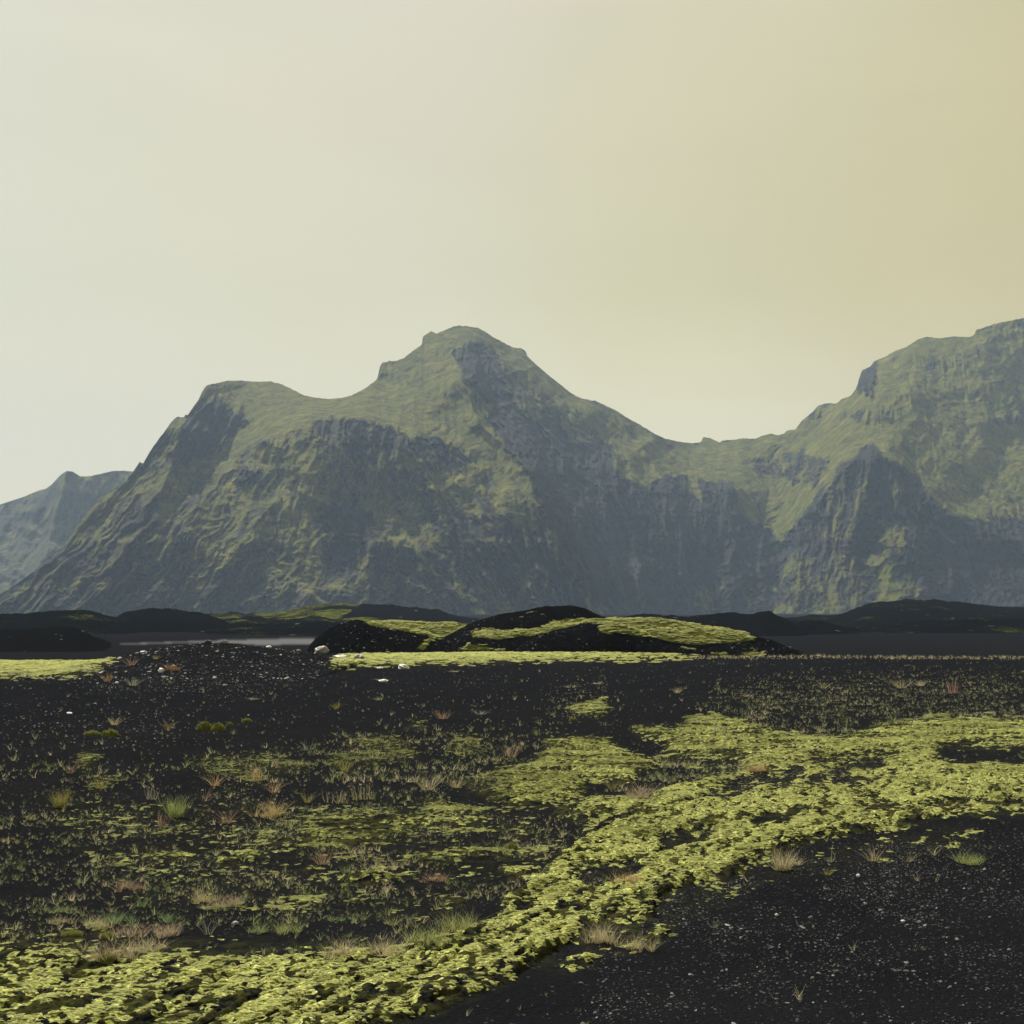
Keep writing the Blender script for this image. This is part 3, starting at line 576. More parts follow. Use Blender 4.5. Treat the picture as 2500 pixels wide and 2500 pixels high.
# ------------------------------------------------------------------ dunes
dm = Mask(1440, 1640, 0, 1.0)
for p, v in [(C5([(425, 150), (640, 158), (1060, 165), (1040, 200), (960, 235), (870, 270), (800, 335), (720, 335), (800, 290), (850, 250), (640, 212), (500, 190)]), .75),
 (C5([(1080, 222), (1180, 208), (1250, 212), (1480, 205), (1560, 170), (1640, 145), (1932, 145), (1932, 180), (1740, 172), (1560, 215), (1450, 240), (1250, 270), (1150, 255), (1080, 260)]), .9), (C5([(960, 340), (1080, 285), (1300, 330), (1300, 345)]), .55),
 (C5([(1400, 100), (1600, 120), (1500, 140), (1400, 150), (1300, 170)]), .25), (C5([(1820, 195), (1932, 180), (1932, 240), (1850, 230)]), .9),
 (C6([(0, 172), (130, 165), (300, 178), (500, 212), (650, 235), (750, 285), (560, 300), (420, 312), (330, 306), (200, 270), (0, 245)]), 1.0),
 (C6([(500, 345), (600, 343), (600, 365), (500, 362)]), .8), (C6([(640, 345), (740, 340), (830, 375), (700, 378)]), .6), (C6([(330, 330), (420, 328), (410, 345), (340, 345)]), .5),
 (C5([(430, 340), (450, 280), (600, 290), (800, 330), (700, 345)]), .35)]: dm.poly(p, v)
dm.blur(3, 2)
surfaces = []   # (X, Y, Z, moss) grids that moss may grow on
def dune(name, sil, Yf, Yc, Yb, zb, m, moss=None, step=2.2, rows=90, rough=.12, seed=1, sharp=1.0, keep=None):
    S = np.array(sil, float); px = np.arange(S[0, 0], S[-1, 0] + .1, step)
    # a smooth crest line through the traced points
    sy = np.interp(px, S[:, 0], S[:, 1]); k = max(1, int(10 / step)); kk = np.ones(2 * k + 1) / (2 * k + 1)
    sy = np.convolve(np.pad(sy, k, mode='edge'), kk, 'valid')
    zr = at(px, sy, Yc)[2]
    t = np.linspace(0, 1, rows); nf = int(rows * .68)
    Yv = np.concatenate([Yf + (Yc - Yf) * np.linspace(0, 1, nf) ** .8, Yc + (Yb - Yc) * np.linspace(0, 1, rows - nf + 1)[1:]])
    GYd, PX = np.meshgrid(Yv, px, indexing='ij'); X = (PX - 1250) / F * GYd
    a = np.where(GYd < Yc, (GYd - Yf) / (Yc - Yf), 1 - (GYd - Yc) / (Yb - Yc)); a = np.clip(a, 0, 1)
    prof = np.sin(a * math.pi / 2) ** sharp
    e = ss(0, .05, (PX - px[0]) / (px[-1] - px[0])) * ss(0, .05, (px[-1] - PX) / (px[-1] - px[0]))
    Z = zb + np.maximum(zr[None] - zb, 0) * prof * (1 + rough * fbm(X / ((Yb - Yf) * .25), GYd / ((Yb - Yf) * .3), 4, seed) * (1 - prof ** 6 * .8))
    Z = Z + fbm(X / 1.1 * 60 / Yc, GYd / 1.1 * 60 / Yc, 4, seed + 3) * (.10 if Yc < 90 else .20) * Yc / 60 * a
    Z = Z - (1 - e) * .3
    p, q = proj(X, GYd, Z)
    Mv = dm(p + fbm(X / 1.5, GYd / 2, 3, seed) * 10, q + fbm(X / 1.5, GYd / 2, 3, seed + 1) * 4) if moss is None else moss(p, q, X, GYd)
    o = struct(grid_mesh(name, X, GYd, Z, m, {'moss': Mv}))
    if keep: surfaces.append((X, GYd, Z, Mv * (GYd <= Yc + 1.5)))
    return o
# near dunes just beyond the edge of the flat
dune("dune", [(740, 1606), (754, 1578), (775, 1560), (799, 1539), (824, 1529), (853, 1515), (874, 1513), (907, 1521), (969, 1530), (1031, 1540), (1075, 1556), (1110, 1576), (1150, 1606)], 56.5, 61, 68, -.7, M_dune, seed=3, keep=True, sharp=1.0)
dune("dune", [(840, 1606), (870, 1530), (900, 1517), (950, 1517), (1010, 1518), (1080, 1520), (1140, 1524), (1200, 1540), (1260, 1600)], 62, 70, 82, -.9, M_dune, seed=5, keep=True, moss=lambda p, q, x, y: .62 + 0 * p)
dune("dune", [(1010, 1606), (1023, 1591), (1060, 1568), (1093, 1547), (1135, 1529), (1176, 1512), (1226, 1497), (1259, 1493), (1300, 1484), (1334, 1479), (1387, 1478), (1429, 1486), (1466, 1502), (1500, 1512), (1560, 1530), (1640, 1580), (1660, 1606)], 58.5, 67, 78, -.8, M_dune, seed=9, keep=True, sharp=.9)
dune("dune", [(1090, 1606), (1130, 1580), (1165, 1548), (1200, 1541), (1290, 1537), (1330, 1531), (1400, 1522), (1450, 1512), (1500, 1511), (1560, 1507), (1616, 1510), (1686, 1522), (1756, 1534), (1803, 1540), (1826, 1549), (1873, 1563), (1919, 1580), (1966, 1598), (2000, 1610)], 57.5, 62.5, 72, -.8, M_dune, seed=13, keep=True)
dune("dune", [(1190, 1606), (1250, 1590), (1285, 1562), (1330, 1546), (1400, 1536), (1440, 1524), (1500, 1521), (1550, 1540), (1600, 1552), (1640, 1570), (1700, 1575), (1780, 1569), (1850, 1572), (1900, 1585), (1960, 1606)], 57, 60, 66, -.8, M_dune, seed=17, keep=True)
# dark dunes on the plain
fz = lambda c: (lambda p, q, x, y: c + .10 + .45 * fbm(x / 9, y / 14, 5, 77, .6))
dune("dune", [(-400, 1500), (-100, 1520), (0, 1500), (60, 1500), (113, 1496), (137, 1491), (175, 1490), (212, 1492), (241, 1499), (278, 1510), (330, 1522), (400, 1535), (460, 1548)], 160, 215, 290, -1.3, M_far, moss=fz(.16), seed=21)
dune("dune", [(200, 1535), (250, 1520), (286, 1507), (315, 1496), (365, 1488), (411, 1486), (444, 1491), (473, 1496), (514, 1504), (547, 1516), (580, 1528), (640, 1540)], 170, 235, 300, -1.3, M_far, moss=fz(.12), seed=23)
dune("dune", [(-400, 1560), (-100, 1545), (40, 1540), (113, 1535), (146, 1532), (183, 1535), (208, 1543), (233, 1559), (262, 1570), (290, 1577)], 92, 108, 140, -1.2, M_dune, moss=fz(-.3), seed=25)
dune("green_hill", [(440, 1520), (500, 1503), (560, 1498), (600, 1501), (638, 1502), (690, 1497), (721, 1488), (763, 1478), (829, 1475), (886, 1478), (960, 1482), (1040, 1492), (1100, 1502), (1150, 1512), (1240, 1530)], 290, 360, 460, -1.5, M_far, moss=lambda p, q, x, y: .50 + .55 * fbm(x / 16, y / 22, 4, 78) - .25 * ss(880, 960, p), seed=27, rough=.3)
dune("green_hill", [(470, 1538), (520, 1520), (600, 1508), (660, 1512), (700, 1509), (760, 1506), (820, 1513), (900, 1510), (980, 1520), (1100, 1535)], 200, 250, 300, -1.4, M_far, moss=lambda p, q, x, y: .40 + .6 * fbm(x / 10, y / 10, 4, 79), seed=29, rough=.3)
dune("dune", [(430, 1545), (520, 1534), (620, 1526), (700, 1524), (800, 1522), (900, 1530), (1000, 1540)], 150, 190, 230, -1.3, M_far, moss=fz(.2), seed=31)
dune("dune", [(800, 1515), (860, 1492), (886, 1478), (930, 1479), (990, 1482), (1052, 1490), (1085, 1498), (1130, 1512)], 270, 330, 380, -1.5, M_far, moss=fz(.1), seed=33)
dune("dune", [(1480, 1520), (1547, 1505), (1575, 1502), (1602, 1505), (1686, 1507), (1733, 1502), (1770, 1498), (1826, 1501), (1854, 1495), (1873, 1491), (1887, 1499), (1910, 1512), (1947, 1523), (1990, 1540)], 150, 190, 240, -1.3, M_far, moss=fz(.0), seed=35, sharp=.9)
dune("dune", [(1860, 1530), (1915, 1511), (1966, 1507), (2012, 1504), (2054, 1503), (2078, 1491), (2110, 1477), (2147, 1471), (2180, 1473), (2213, 1467), (2245, 1468), (2273, 1466), (2315, 1472), (2385, 1479), (2480, 1486), (2600, 1480), (2900, 1495)], 220, 310, 420, -1.4, M_far, moss=fz(.16), seed=37, rough=.25)
dune("dune", [(1900, 1545), (1950, 1520), (1985, 1515), (2020, 1522), (2060, 1534), (2120, 1545)], 160, 185, 215, -1.3, M_far, moss=fz(.05), seed=39)
dune("dune", [(2060, 1545), (2120, 1530), (2180, 1526), (2240, 1518), (2320, 1514), (2400, 1512), (2600, 1520), (2900, 1530)], 165, 200, 240, -1.3, M_far, moss=fz(.22), seed=41)

# ------------------------------------------------------------------ scattered cover (one object each)
rng = np.random.default_rng(7)
def variants(name, objs):
    c = bpy.data.collections.new(name)
    for o in objs: c.objects.link(o)
    return c
def scatter(name, P, rot, scl, tone, coll, nvar):
    me = bpy.data.meshes.new(name); n = len(P); me.vertices.add(n); me.vertices.foreach_set('co', np.asarray(P, np.float32).reshape(-1))
    for a, v in (('rot', rot), ('scl', scl)):
        q = me.attributes.new(a, 'FLOAT_VECTOR', 'POINT'); q.data.foreach_set('vector', np.asarray(v, np.float32).reshape(-1))
    q = me.attributes.new('tone', 'FLOAT', 'POINT'); q.data.foreach_set('value', np.asarray(tone, np.float32))
    q = me.attributes.new('pick', 'INT', 'POINT'); q.data.foreach_set('value', rng.integers(0, nvar, n).astype(np.int32))
    o = bpy.data.objects.new(name, me); COL.objects.link(o)
    g = bpy.data.node_groups.new(name, 'GeometryNodeTree')
    g.interface.new_socket('Geometry', in_out='INPUT', socket_type='NodeSocketGeometry'); g.interface.new_socket('Geometry', in_out='OUTPUT', socket_type='NodeSocketGeometry')
    gi = g.nodes.new('NodeGroupInput'); go = g.nodes.new('NodeGroupOutput'); ip = g.nodes.new('GeometryNodeInstanceOnPoints')
    ci = g.nodes.new('GeometryNodeCollectionInfo'); ci.inputs[0].default_value = coll; ci.inputs['Separate Children'].default_value = True; ci.inputs['Reset Children'].default_value = True
    def na(nm, t):
        x = g.nodes.new('GeometryNodeInputNamedAttribute'); x.data_type = t; x.inputs[0].default_value = nm; return x.outputs[0]
    k = g.links.new
    k(gi.outputs[0], ip.inputs['Points']); k(ci.outputs[0], ip.inputs['Instance']); ip.inputs['Pick Instance'].default_value = True
    k(na('pick', 'INT'), ip.inputs['Instance Index']); k(na('rot', 'FLOAT_VECTOR'), ip.inputs['Rotation']); k(na('scl', 'FLOAT_VECTOR'), ip.inputs['Scale'])
    k(ip.outputs[0], go.inputs[0])
    md = o.modifiers.new('scatter', 'NODES'); md.node_group = g
    return o

def blades(n, h, rx, ry, w, spread, seed, curve=.35, segs=3, hvar=.5, tuftdir=(0, 0)):
    """tapering bent blades; returns verts, quads, height attribute, per-blade tone"""
    r = np.random.default_rng(seed); V = []; Q = []; H = []; T = []
    for i in range(n):
        a = r.uniform(0, 2 * math.pi); q = math.sqrt(r.uniform()); bx, by = rx * q * math.cos(a), ry * q * math.sin(a)
        hh = h * (1 - hvar * r.uniform()); az = a + r.normal() * .7
        ln = spread * (.25 + q) * r.uniform(.4, 1.2)
        dx, dy = math.cos(az) * ln + tuftdir[0], math.sin(az) * ln + tuftdir[1]
        cx, cy = r.normal() * .12, r.normal() * .12
        wa = r.uniform(0, math.pi); ux, uy = math.cos(wa), math.sin(wa); b0 = len(V); tn = r.uniform()
        for s in range(segs + 1):
            t = s / segs; zz = hh * (t - curve * .5 * ln * t * t); ww = w * (1 - .85 * t) * r.uniform(.85, 1.1)
            ox = bx + hh * (dx * (t * .6 + t * t * .55) + cx * math.sin(t * 3)); oy = by + hh * (dy * (t * .6 + t * t * .55) + cy * math.sin(t * 3))
            V += [(ox - ux * ww, oy - uy * ww, zz), (ox + ux * ww, oy + uy * ww, zz)]; H += [t, t]; T += [tn, tn]
            if s: k = b0 + 2 * s; Q.append((k - 2, k - 1, k + 1, k))
    return np.array(V), np.array(Q), np.array(H), np.array(T)

def moss_variant(i):
    r = np.random.default_rng(100 + i); nu, nv = 16, 6; V = [(0, 0, 0)]; 
    ph = r.uniform(0, 9)
    for j in range(nv):
        a = (j / (nv - 1)) * math.pi * .5
        for k in range(nu):
            th = 2 * math.pi * k / nu
            rr = math.cos(a * .98); f = 1 + .28 * float(gn(np.array(math.cos(th) * 1.7 + ph), np.array(math.sin(th) * 1.7 + ph), i)) + .12 * r.normal() * .5
            zz = math.sin(a) ** .8 * .55 * (1 + .25 * r.normal() * .5)
            V.append((rr * f * math.cos(th), rr * f * math.sin(th), zz - .12 if j == 0 else zz))
    V[0] = (0, 0, .56); V = np.array(V); Q = []
    for j in range(nv - 1):
        for k in range(nu):
            a = 1 + j * nu + k; b = 1 + j * nu + (k + 1) % nu; Q.append((a, b, b + nu, a + nu))
    H = np.full(len(V), .0)
    # short leafy shoots that give the fuzzy rim
    S = []; SQ = []; SH = []
    for s in range(130):
        th = r.uniform(0, 2 * math.pi); a = math.asin(r.uniform(0, 1)); nx, ny, nz_ = math.cos(a) * math.cos(th), math.cos(a) * math.sin(th), math.sin(a)
        p = np.array((nx * .97, ny * .97, nz_ * .54)); d = np.array((nx, ny, nz_ + .5)) + r.normal(size=3) * .35; d /= np.linalg.norm(d)
        ln = r.uniform(.18, .55); sd_ = np.cross(d, r.normal(size=3)); sd_ /= np.linalg.norm(sd_); w_ = .055
        b = len(V) + len(S); S += [p - sd_ * w_, p + sd_ * w_, p + d * ln + sd_ * w_ * .3, p + d * ln - sd_ * w_ * .3]; SQ.append((b, b + 1, b + 2, b + 3)); SH += [.1, .1, 1, 1]
    return raw_mesh("moss_clump", np.vstack([V, S]), np.vstack([Q, SQ]), M_moss, {'h': np.concatenate([H, SH])}, link=False)
moss_c = variants("moss_variants", [moss_variant(i) for i in range(6)])

def sample_grid(X, Y, Z, W, n):
    """n points drawn on a grid surface with weight W per area"""
    ax = np.hypot(X[:-1, 1:] - X[:-1, :-1], Y[:-1, 1:] - Y[:-1, :-1]); ay = np.hypot(Y[1:, :-1] - Y[:-1, :-1], Z[1:, :-1] - Z[:-1, :-1])
    w = (ax * ay * W[:-1, :-1]).reshape(-1); cs = np.cumsum(w)
    k = np.searchsorted(cs, rng.uniform(0, cs[-1], n)); k = np.minimum(k, len(w) - 1); i = k // (X.shape[1] - 1); j = k % (X.shape[1] - 1)
    u = rng.uniform(size=n); v = rng.uniform(size=n)
    f = lambda A: (A[i, j] * (1 - u) + A[i, j + 1] * u) * (1 - v) + (A[i + 1, j] * (1 - u) + A[i + 1, j + 1] * u) * v
    return f(X), f(Y), f(Z), cs[-1]

view = (gpx > -1200) & (gpx < 3700) & (gpy < 2620) & (GY < 57)
def streak(x, y):
    """patchiness stretched along the drifts of the moss"""
    p, q = proj(x, y, 0 * x); g = dgm(p, q); u = x * DX + y * DY; v = x * DY - y * DX
    w = fbm(x / .5, y / .5, 2, 206) * .08
    iso = fbm(x / .75, y / .5, 4, 201) * .55 + fbm(x / .16, y / .14, 3, 203) * .5
    dia = fbm(u / .9, (v + w) / .17, 4, 202, .6) * .75 + fbm(x / .12, y / .2, 3, 204) * .4
    return iso * (1 - g) + dia * g
HM = hummock(GXw, GY)
W = np.clip((GM + streak(GXw, GY) * 2.2 + fbm(GXw / .05, GY / .07, 2, 207) * 1.1 - .62) / .42, 0, 1) * (GM > .06) * view * np.where(GY < 26, ss(.12, .40, HM), 1)
near = W * (GY < 22); far = W * (GY >= 22)
TN = np.clip(tm(gpx, gpy) + fbm(GXw / .8, GY / .8, 3, 205) * .5 + fbm(GXw / .1, GY / .14, 3, 208) * .8, 0, 1)
ground = struct(grid_mesh("ground", GXw, GY, GZ, M_sand, {'moss': GM, 'cover': W * ss(.12, .5, HM), 'mosstone': TN, 'pale': trk(gpx, gpy) * (GY > 90) * (GY < 160)}))
PTS = []; 
def add_moss(X, Y, Z, Wt, r0, r1, cover, tone=None, name_='m'):
    _, _, _, area = sample_grid(X, Y, Z, Wt, 1)
    n = int(area * cover / (math.pi * (r0 * .5 + r1 * .5) ** 2)); n = min(n, 190000); print(name_, n)
    x, y, z, _ = sample_grid(X, Y, Z, Wt, n); r = rng.uniform(r0, r1, n) * rng.choice([.7, 1, 1.25], n)
    p, q = proj(x, y, z); t = tm(p, q) if tone is None else np.full(n, tone)
    t = np.clip(t + fbm(x / .8, y / .8, 3, 205) * .5 + fbm(x / .1, y / .14, 3, 208) * .6 + rng.normal(size=n) * .12, 0, 1)
    rot = np.stack([rng.normal(size=n) * .12, rng.normal(size=n) * .12, rng.normal(size=n) * .4], -1)
    el = rng.uniform(1.3, 2.6, n)
    scl = np.stack([r * el, r, r * rng.uniform(.35, 1.0, n)], -1)
    PTS.append((np.stack([x, y, z - r * .05], -1), rot, scl, t)); return n
n1_ = add_moss(GXw, GY, GZ, near, .0036, .0080, .55)
n2_ = add_moss(GXw, GY, GZ, far, .022, .055, .9)
for X_, Y_, Z_, M_ in surfaces:
    Wd = np.clip((M_ + fbm(X_ / .7, Y_ / .6, 4, 211) * 1.4 - .55) / .5, 0, 1) * (M_ > .02)
    if Wd.sum() > 0: add_moss(X_, Y_, Z_, Wd, .030, .070, .85, .55)
cat = [np.concatenate([p[i] for p in PTS]) for i in range(4)]
print("moss clumps", len(cat[0]), n1_, n2_)
stuff(scatter("moss", *cat, moss_c, 6), "yellow green moss growing in drifts over black lava sand and dunes", "moss")

# small sprouts
def sprout_variant(i):
    V, Q, H, T = blades(6 + i % 4, 1, .15, .15, .035, .75 + .15 * (i % 3), 300 + i, segs=2)
    return raw_mesh("sprout", V, Q, M_sprout, {'h': H * .6}, link=False)
sp_c = variants("sprout_variants", [sprout_variant(i) for i in range(7)])
sm = Mask(1500, 2760, .04)
for p, v in [(C1([(0, 560), (600, 700), (1200, 560), (1932, 560), (1932, 1000), (1200, 1000), (0, 950)]), .35), (C1([(0, 950), (1932, 950), (1932, 1800), (0, 1800)]), 1.0), (C2([(0, 500), (900, 450), (1300, 450), (1200, 620), (900, 900), (0, 930)]), .55),
 (C2([(0, 930), (1300, 1000), (1550, 1000), (1300, 1300), (1000, 1450), (950, 1560), (500, 1700), (0, 1760)]), 1.0), (C2([(1480, 850), (1932, 700), (1932, 830), (1340, 940)]), .7), (C3([(350, 230), (700, 130), (1932, 100), (1932, 380), (1100, 490), (600, 430), (250, 300)]), .75),
 (C3([(0, 600), (560, 640), (450, 700), (0, 780)]), .8), (C3([(1932, 1000), (0, 1450), (-300, 1932), (1932, 1932)]), .02), (C1([(200, 30), (900, 30), (1200, 180), (200, 180)]), .12), (C2([(1450, 1240), (1860, 1240), (1560, 1390)]), .6), (C2([(1240, 230), (1700, 150), (1700, 420), (1240, 420)]), .3)]: sm.poly(p, v)
sm.blur(8, 2)
SW = sm(gpx, gpy) * np.clip(.5 + 1.6 * fbm(GXw / .7, GY / .7, 3, 221), 0, 1) * view * (GM < .6) * np.clip(13 / GY, 0, 1) ** 2
ns = 27000; x, y, z, _ = sample_grid(GXw, GY, GZ, SW, ns)
hs = rng.uniform(.014, .036, ns) * (1 + .6 * (y > 14)) * rng.choice([.7, 1, 1.9], ns, p=[.5, .38, .12])
pk = fbm(x / .6, y / .6, 3, 223)
# a fringe of paler plants along the far right edge of the flat
nf_ = 1300; fx_ = rng.uniform(1680, 3500, nf_); fy_ = rng.uniform(49, 52.5, nf_); fx_ = (fx_ - 1250) / F * fy_
x = np.concatenate([x, fx_]); y = np.concatenate([y, fy_]); z = np.concatenate([z, gz(fx_, fy_)]); hs = np.concatenate([hs, rng.uniform(.05, .13, nf_)]); ns += nf_
pk = fbm(x / .6, y / .6, 3, 223) + .5 * (y > 45)
stuff(scatter("grass_sprouts", np.stack([x, y, z - .002], -1), np.stack([rng.normal(size=ns) * .2, rng.normal(size=ns) * .2, rng.uniform(0, 6.28, ns)], -1), np.stack([hs, hs, hs], -1),
      np.clip(.32 + pk * .9 + rng.normal(size=ns) * .28, 0, 1), sp_c, 7), "tiny pale green sprouts dotted over the black sand", "grass")

# gravel
def pebble_variant(i):
    r = np.random.default_rng(500 + i); import bmesh
    bm = bmesh.new(); bmesh.ops.create_icosphere(bm, subdivisions=2, radius=1)
    sx, sy_, sz = r.uniform(.8, 1.3), r.uniform(.7, 1), r.uniform(.35, .6)
    for v in bm.verts:
        n = float(gn(np.array(v.co.x * 1.3 + i * 5), np.array(v.co.y * 1.3 + v.co.z * 2.1), 9)); v.co *= 1 + .35 * n
        v.co.x *= sx; v.co.y *= sy_; v.co.z *= sz
    me = bpy.data.meshes.new("pebble"); bm.to_mesh(me); bm.free(); me.materials.append(M_peb)
    for p in me.polygons: p.use_smooth = i % 2 == 0
    return bpy.data.objects.new("pebble", me)
pb_c = variants("pebble_variants", [pebble_variant(i) for i in range(6)])
pmk = Mask(1500, 2760, .035)
for p, v in [(C3([(1932, 1000), (700, 1150), (0, 1450), (-400, 1800), (-500, 1932), (1932, 1932)]), 1.0), (C3([(1932, 1500), (0, 1700), (-200, 1932), (1932, 1932)]), .75), (C3([(270, 830), (450, 760), (900, 640), (1380, 600), (1100, 770)]), .8), (C1([(250, 60), (500, -10), (900, -80), (1500, -20), (1700, 80), (1300, 200), (300, 200)]), .35), (C3([(0, 20), (1932, 20), (1932, 110), (0, 110)]), .1), (C1([(0, 330), (800, 330), (800, 560), (0, 560)]), .10)]: pmk.poly(p, v)
pmk.blur(10, 2)
for nm, npb, r0, r1, dk, hi, lab in (("gravel", 30000, .0022, .0060, 0.0, .08, "fine dark gravel strewn over the black sand"), ("pebbles", 4300, .0030, .0085, 0.06, .55, "scattered pale grey pebbles on the black sand")):
    PWt = pmk(gpx, gpy) * view * (GM < .5) * np.clip(.6 + 1.8 * fbm(GXw / .5, GY / .8, 4, 241), .15, 2) * np.clip(11 / GY, 0, 1) ** 2.0
    x, y, z, _ = sample_grid(GXw, GY, GZ, PWt, npb); r = rng.uniform(r0, r1, npb) * rng.choice([.7, 1, 1.6], npb, p=[.6, .3, .1]) * np.clip((y / 10), 1, 2.6)
    tn = dk + (hi - dk) * rng.uniform(size=npb) ** 2.2
    stuff(scatter(nm, np.stack([x, y, z + r * .15], -1), rng.uniform(-.5, .5, (npb, 3)) * [1, 1, 12], np.stack([r] * 3, -1), tn, pb_c, 6), lab, "gravel")
# stones lying on the near dunes
ds = []
for X_, Y_, Z_, M_ in surfaces:
    x, y, z, _ = sample_grid(X_, Y_, Z_, np.clip(.5 + 2 * fbm(X_ / 1.5, Y_ / 1.5, 3, 243), .05, 2) * (M_ < .5), 900); ds.append(np.stack([x, y, z], -1))
ds = np.concatenate(ds); nd = len(ds); r = rng.uniform(.010, .035, nd) * rng.choice([.7, 1, 1.8], nd, p=[.6, .35, .05])
stuff(scatter("dune_gravel", ds, rng.uniform(-.5, .5, (nd, 3)) * [1, 1, 12], np.stack([r * 1.2, r * 1.2, r], -1), rng.uniform(size=nd) ** 3 * .10, pb_c, 6), "dark stones strewn over the near black dunes", "gravel")
# coarser stones of the mound
npb = 560; k = ((GXw > md_x[1]) & (GXw < md_x[-1]) & (GY > 33) & (GY < 46)).astype(float) * np.clip(.6 + 1.2 * fbm(GXw / 1.5, GY / 1.5, 3, 231), 0, 1)
x, y, z, _ = sample_grid(GXw, GY, GZ, k, npb); r = rng.uniform(.010, .036, npb) * rng.choice([.8, 1, 1.7], npb, p=[.6, .33, .07])
stuff(scatter("mound_gravel", np.stack([x, y, z + r * .1], -1), rng.uniform(-.5, .5, (npb, 3)) * [1, 1, 12], np.stack([r * 1.3, r * 1.3, r], -1), rng.uniform(size=npb) ** 5 * .6, pb_c, 6), "coarse grey gravel covering the low mound", "gravel")

# ------------------------------------------------------------------ single stones
def stone(px, py, w, h, label, white, seed, cat="stone", name="stone", sink=.25):
    x, y, z = hit(px, py); k = y / F; rx = w * k / 2; rz = h * k
    import bmesh
    bm = bmesh.new(); bmesh.ops.create_icosphere(bm, subdivisions=4, radius=1)
    for v in bm.verts:
        c = v.co; n = float(gn(np.array(c.x * 1.2 + seed), np.array(c.y * 1.2 + c.z * 1.7), seed)) * .35 + float(gn(np.array(c.x * 3.5 + seed), np.array(c.y * 3.5 + c.z * 4), seed + 1)) * .1
        v.co = c * (1 + n)
    for v in bm.verts: v.co.x *= rx; v.co.y *= rx * .8; v.co.z *= rz * .62
    for v in bm.verts: v.co.z += rz * (.62 - sink)
    me = bpy.data.meshes.new(name); bm.to_mesh(me); bm.free()
    for p in me.polygons: p.use_smooth = True
    me.materials.append(M_white if white == 2 else M_pale if white else M_darkst)
    o = bpy.data.objects.new(name, me); COL.objects.link(o); o.location = (x, y, z); o.rotation_euler = (0, 0, seed * .7)
    o['label'] = label; o['category'] = cat; o['group'] = "loose stones on the sand"; return o
M_white = stone_material("white_stone", (.42, .42, .42), (.62, .61, .59)); M_pale = stone_material("pale_stone", (.10, .10, .10), (.26, .25, .24)); M_darkst = stone_material("dark_stone", (.012, .012, .013), (.03, .03, .03))
def c_(f, x, y): return f([(x, y)])[0]
for f, X_, Y_, w, h, lab, wh, nm in [
 (C5, 205, 352, 40, 18, "large rounded grey boulder at the left foot of the black dune", 1, "boulder"),
 (C5, 322, 380, 42, 8, "long flat whitish rock between the boulder and the moss strip", 2, "stone"),
 (C5, 425, 388, 26, 13, "tilted grey slab standing in the left end of the moss strip", 1, "stone"),
 (C5, 690, 443, 30, 12, "white peaked stone lying just in front of the moss strip", 2, "stone"),
 (C5, 551, 440, 15, 4, "small flat white stone left of the peaked white stone", 2, "stone"),
 (C5, 570, 518, 24, 6, "flat pale splinter of rock on the smooth sand below the white stones", 2, "stone"),
 (C1, 708, 100, 16, 10, "bright white oval stone on the front of the gravel mound", 2, "stone"),
 (C4, 985, 292, 17, 8, "dark round stone on the very top of the gravel mound", 0, "stone"),
 (C4, 1080, 294, 17, 9, "grey domed stone on the crest beside the dark top stone", 1, "stone"),
 (C4, 605, 350, 17, 6, "pale stone on the left shoulder of the gravel mound", 1, "stone"),
 (C4, 840, 298, 12, 5, "pale flat stone on the crest left of the dark top stone", 1, "stone"),
 (C4, 1342, 318, 12, 5, "small whitish stone on the right shoulder of the mound", 2, "stone"),
 (C4, 1520, 340, 14, 5, "grey stone on the mound edge left of the large boulder", 1, "stone"),
 (C4, 1025, 497, 11, 4, "white chip of stone on the lower front of the mound", 2, "stone"),
 (C4, 1085, 543, 14, 4, "curved pale stone at the foot of the gravel mound", 1, "stone"),
 (C4, 448, 527, 10, 4, "small white stone at the left foot of the mound", 2, "stone"),
 (C1, 1145, 1588, 19, 8, "smooth grey egg shaped stone left of the bright green grass clump", 1, "stone"),
 (C1, 168, 345, 13, 4, "flat white stone alone on the smooth sand at left", 2, "stone"),
 (C3, 715, 1537, 9, 5, "white angular stone on the dark gravel in the lower right", 2, "stone"),
 (C3, 1460, 1571, 11, 4, "flat white stone among dark gravel near the right edge", 2, "stone"),
 (C3, 1196, 1306, 10, 6, "white stone below the bent grass stalk on the gravel slope", 2, "stone"),
 (C1, 78, 1425, 12, 7, "grey stone among sprouts at the left edge", 1, "stone")]:
    p = c_(f, X_, Y_)
    stone(p[0], p[1], w, h, lab, wh, int(X_ + Y_) % 97 + 3, cat="boulder" if nm == "boulder" else "stone", name=nm)

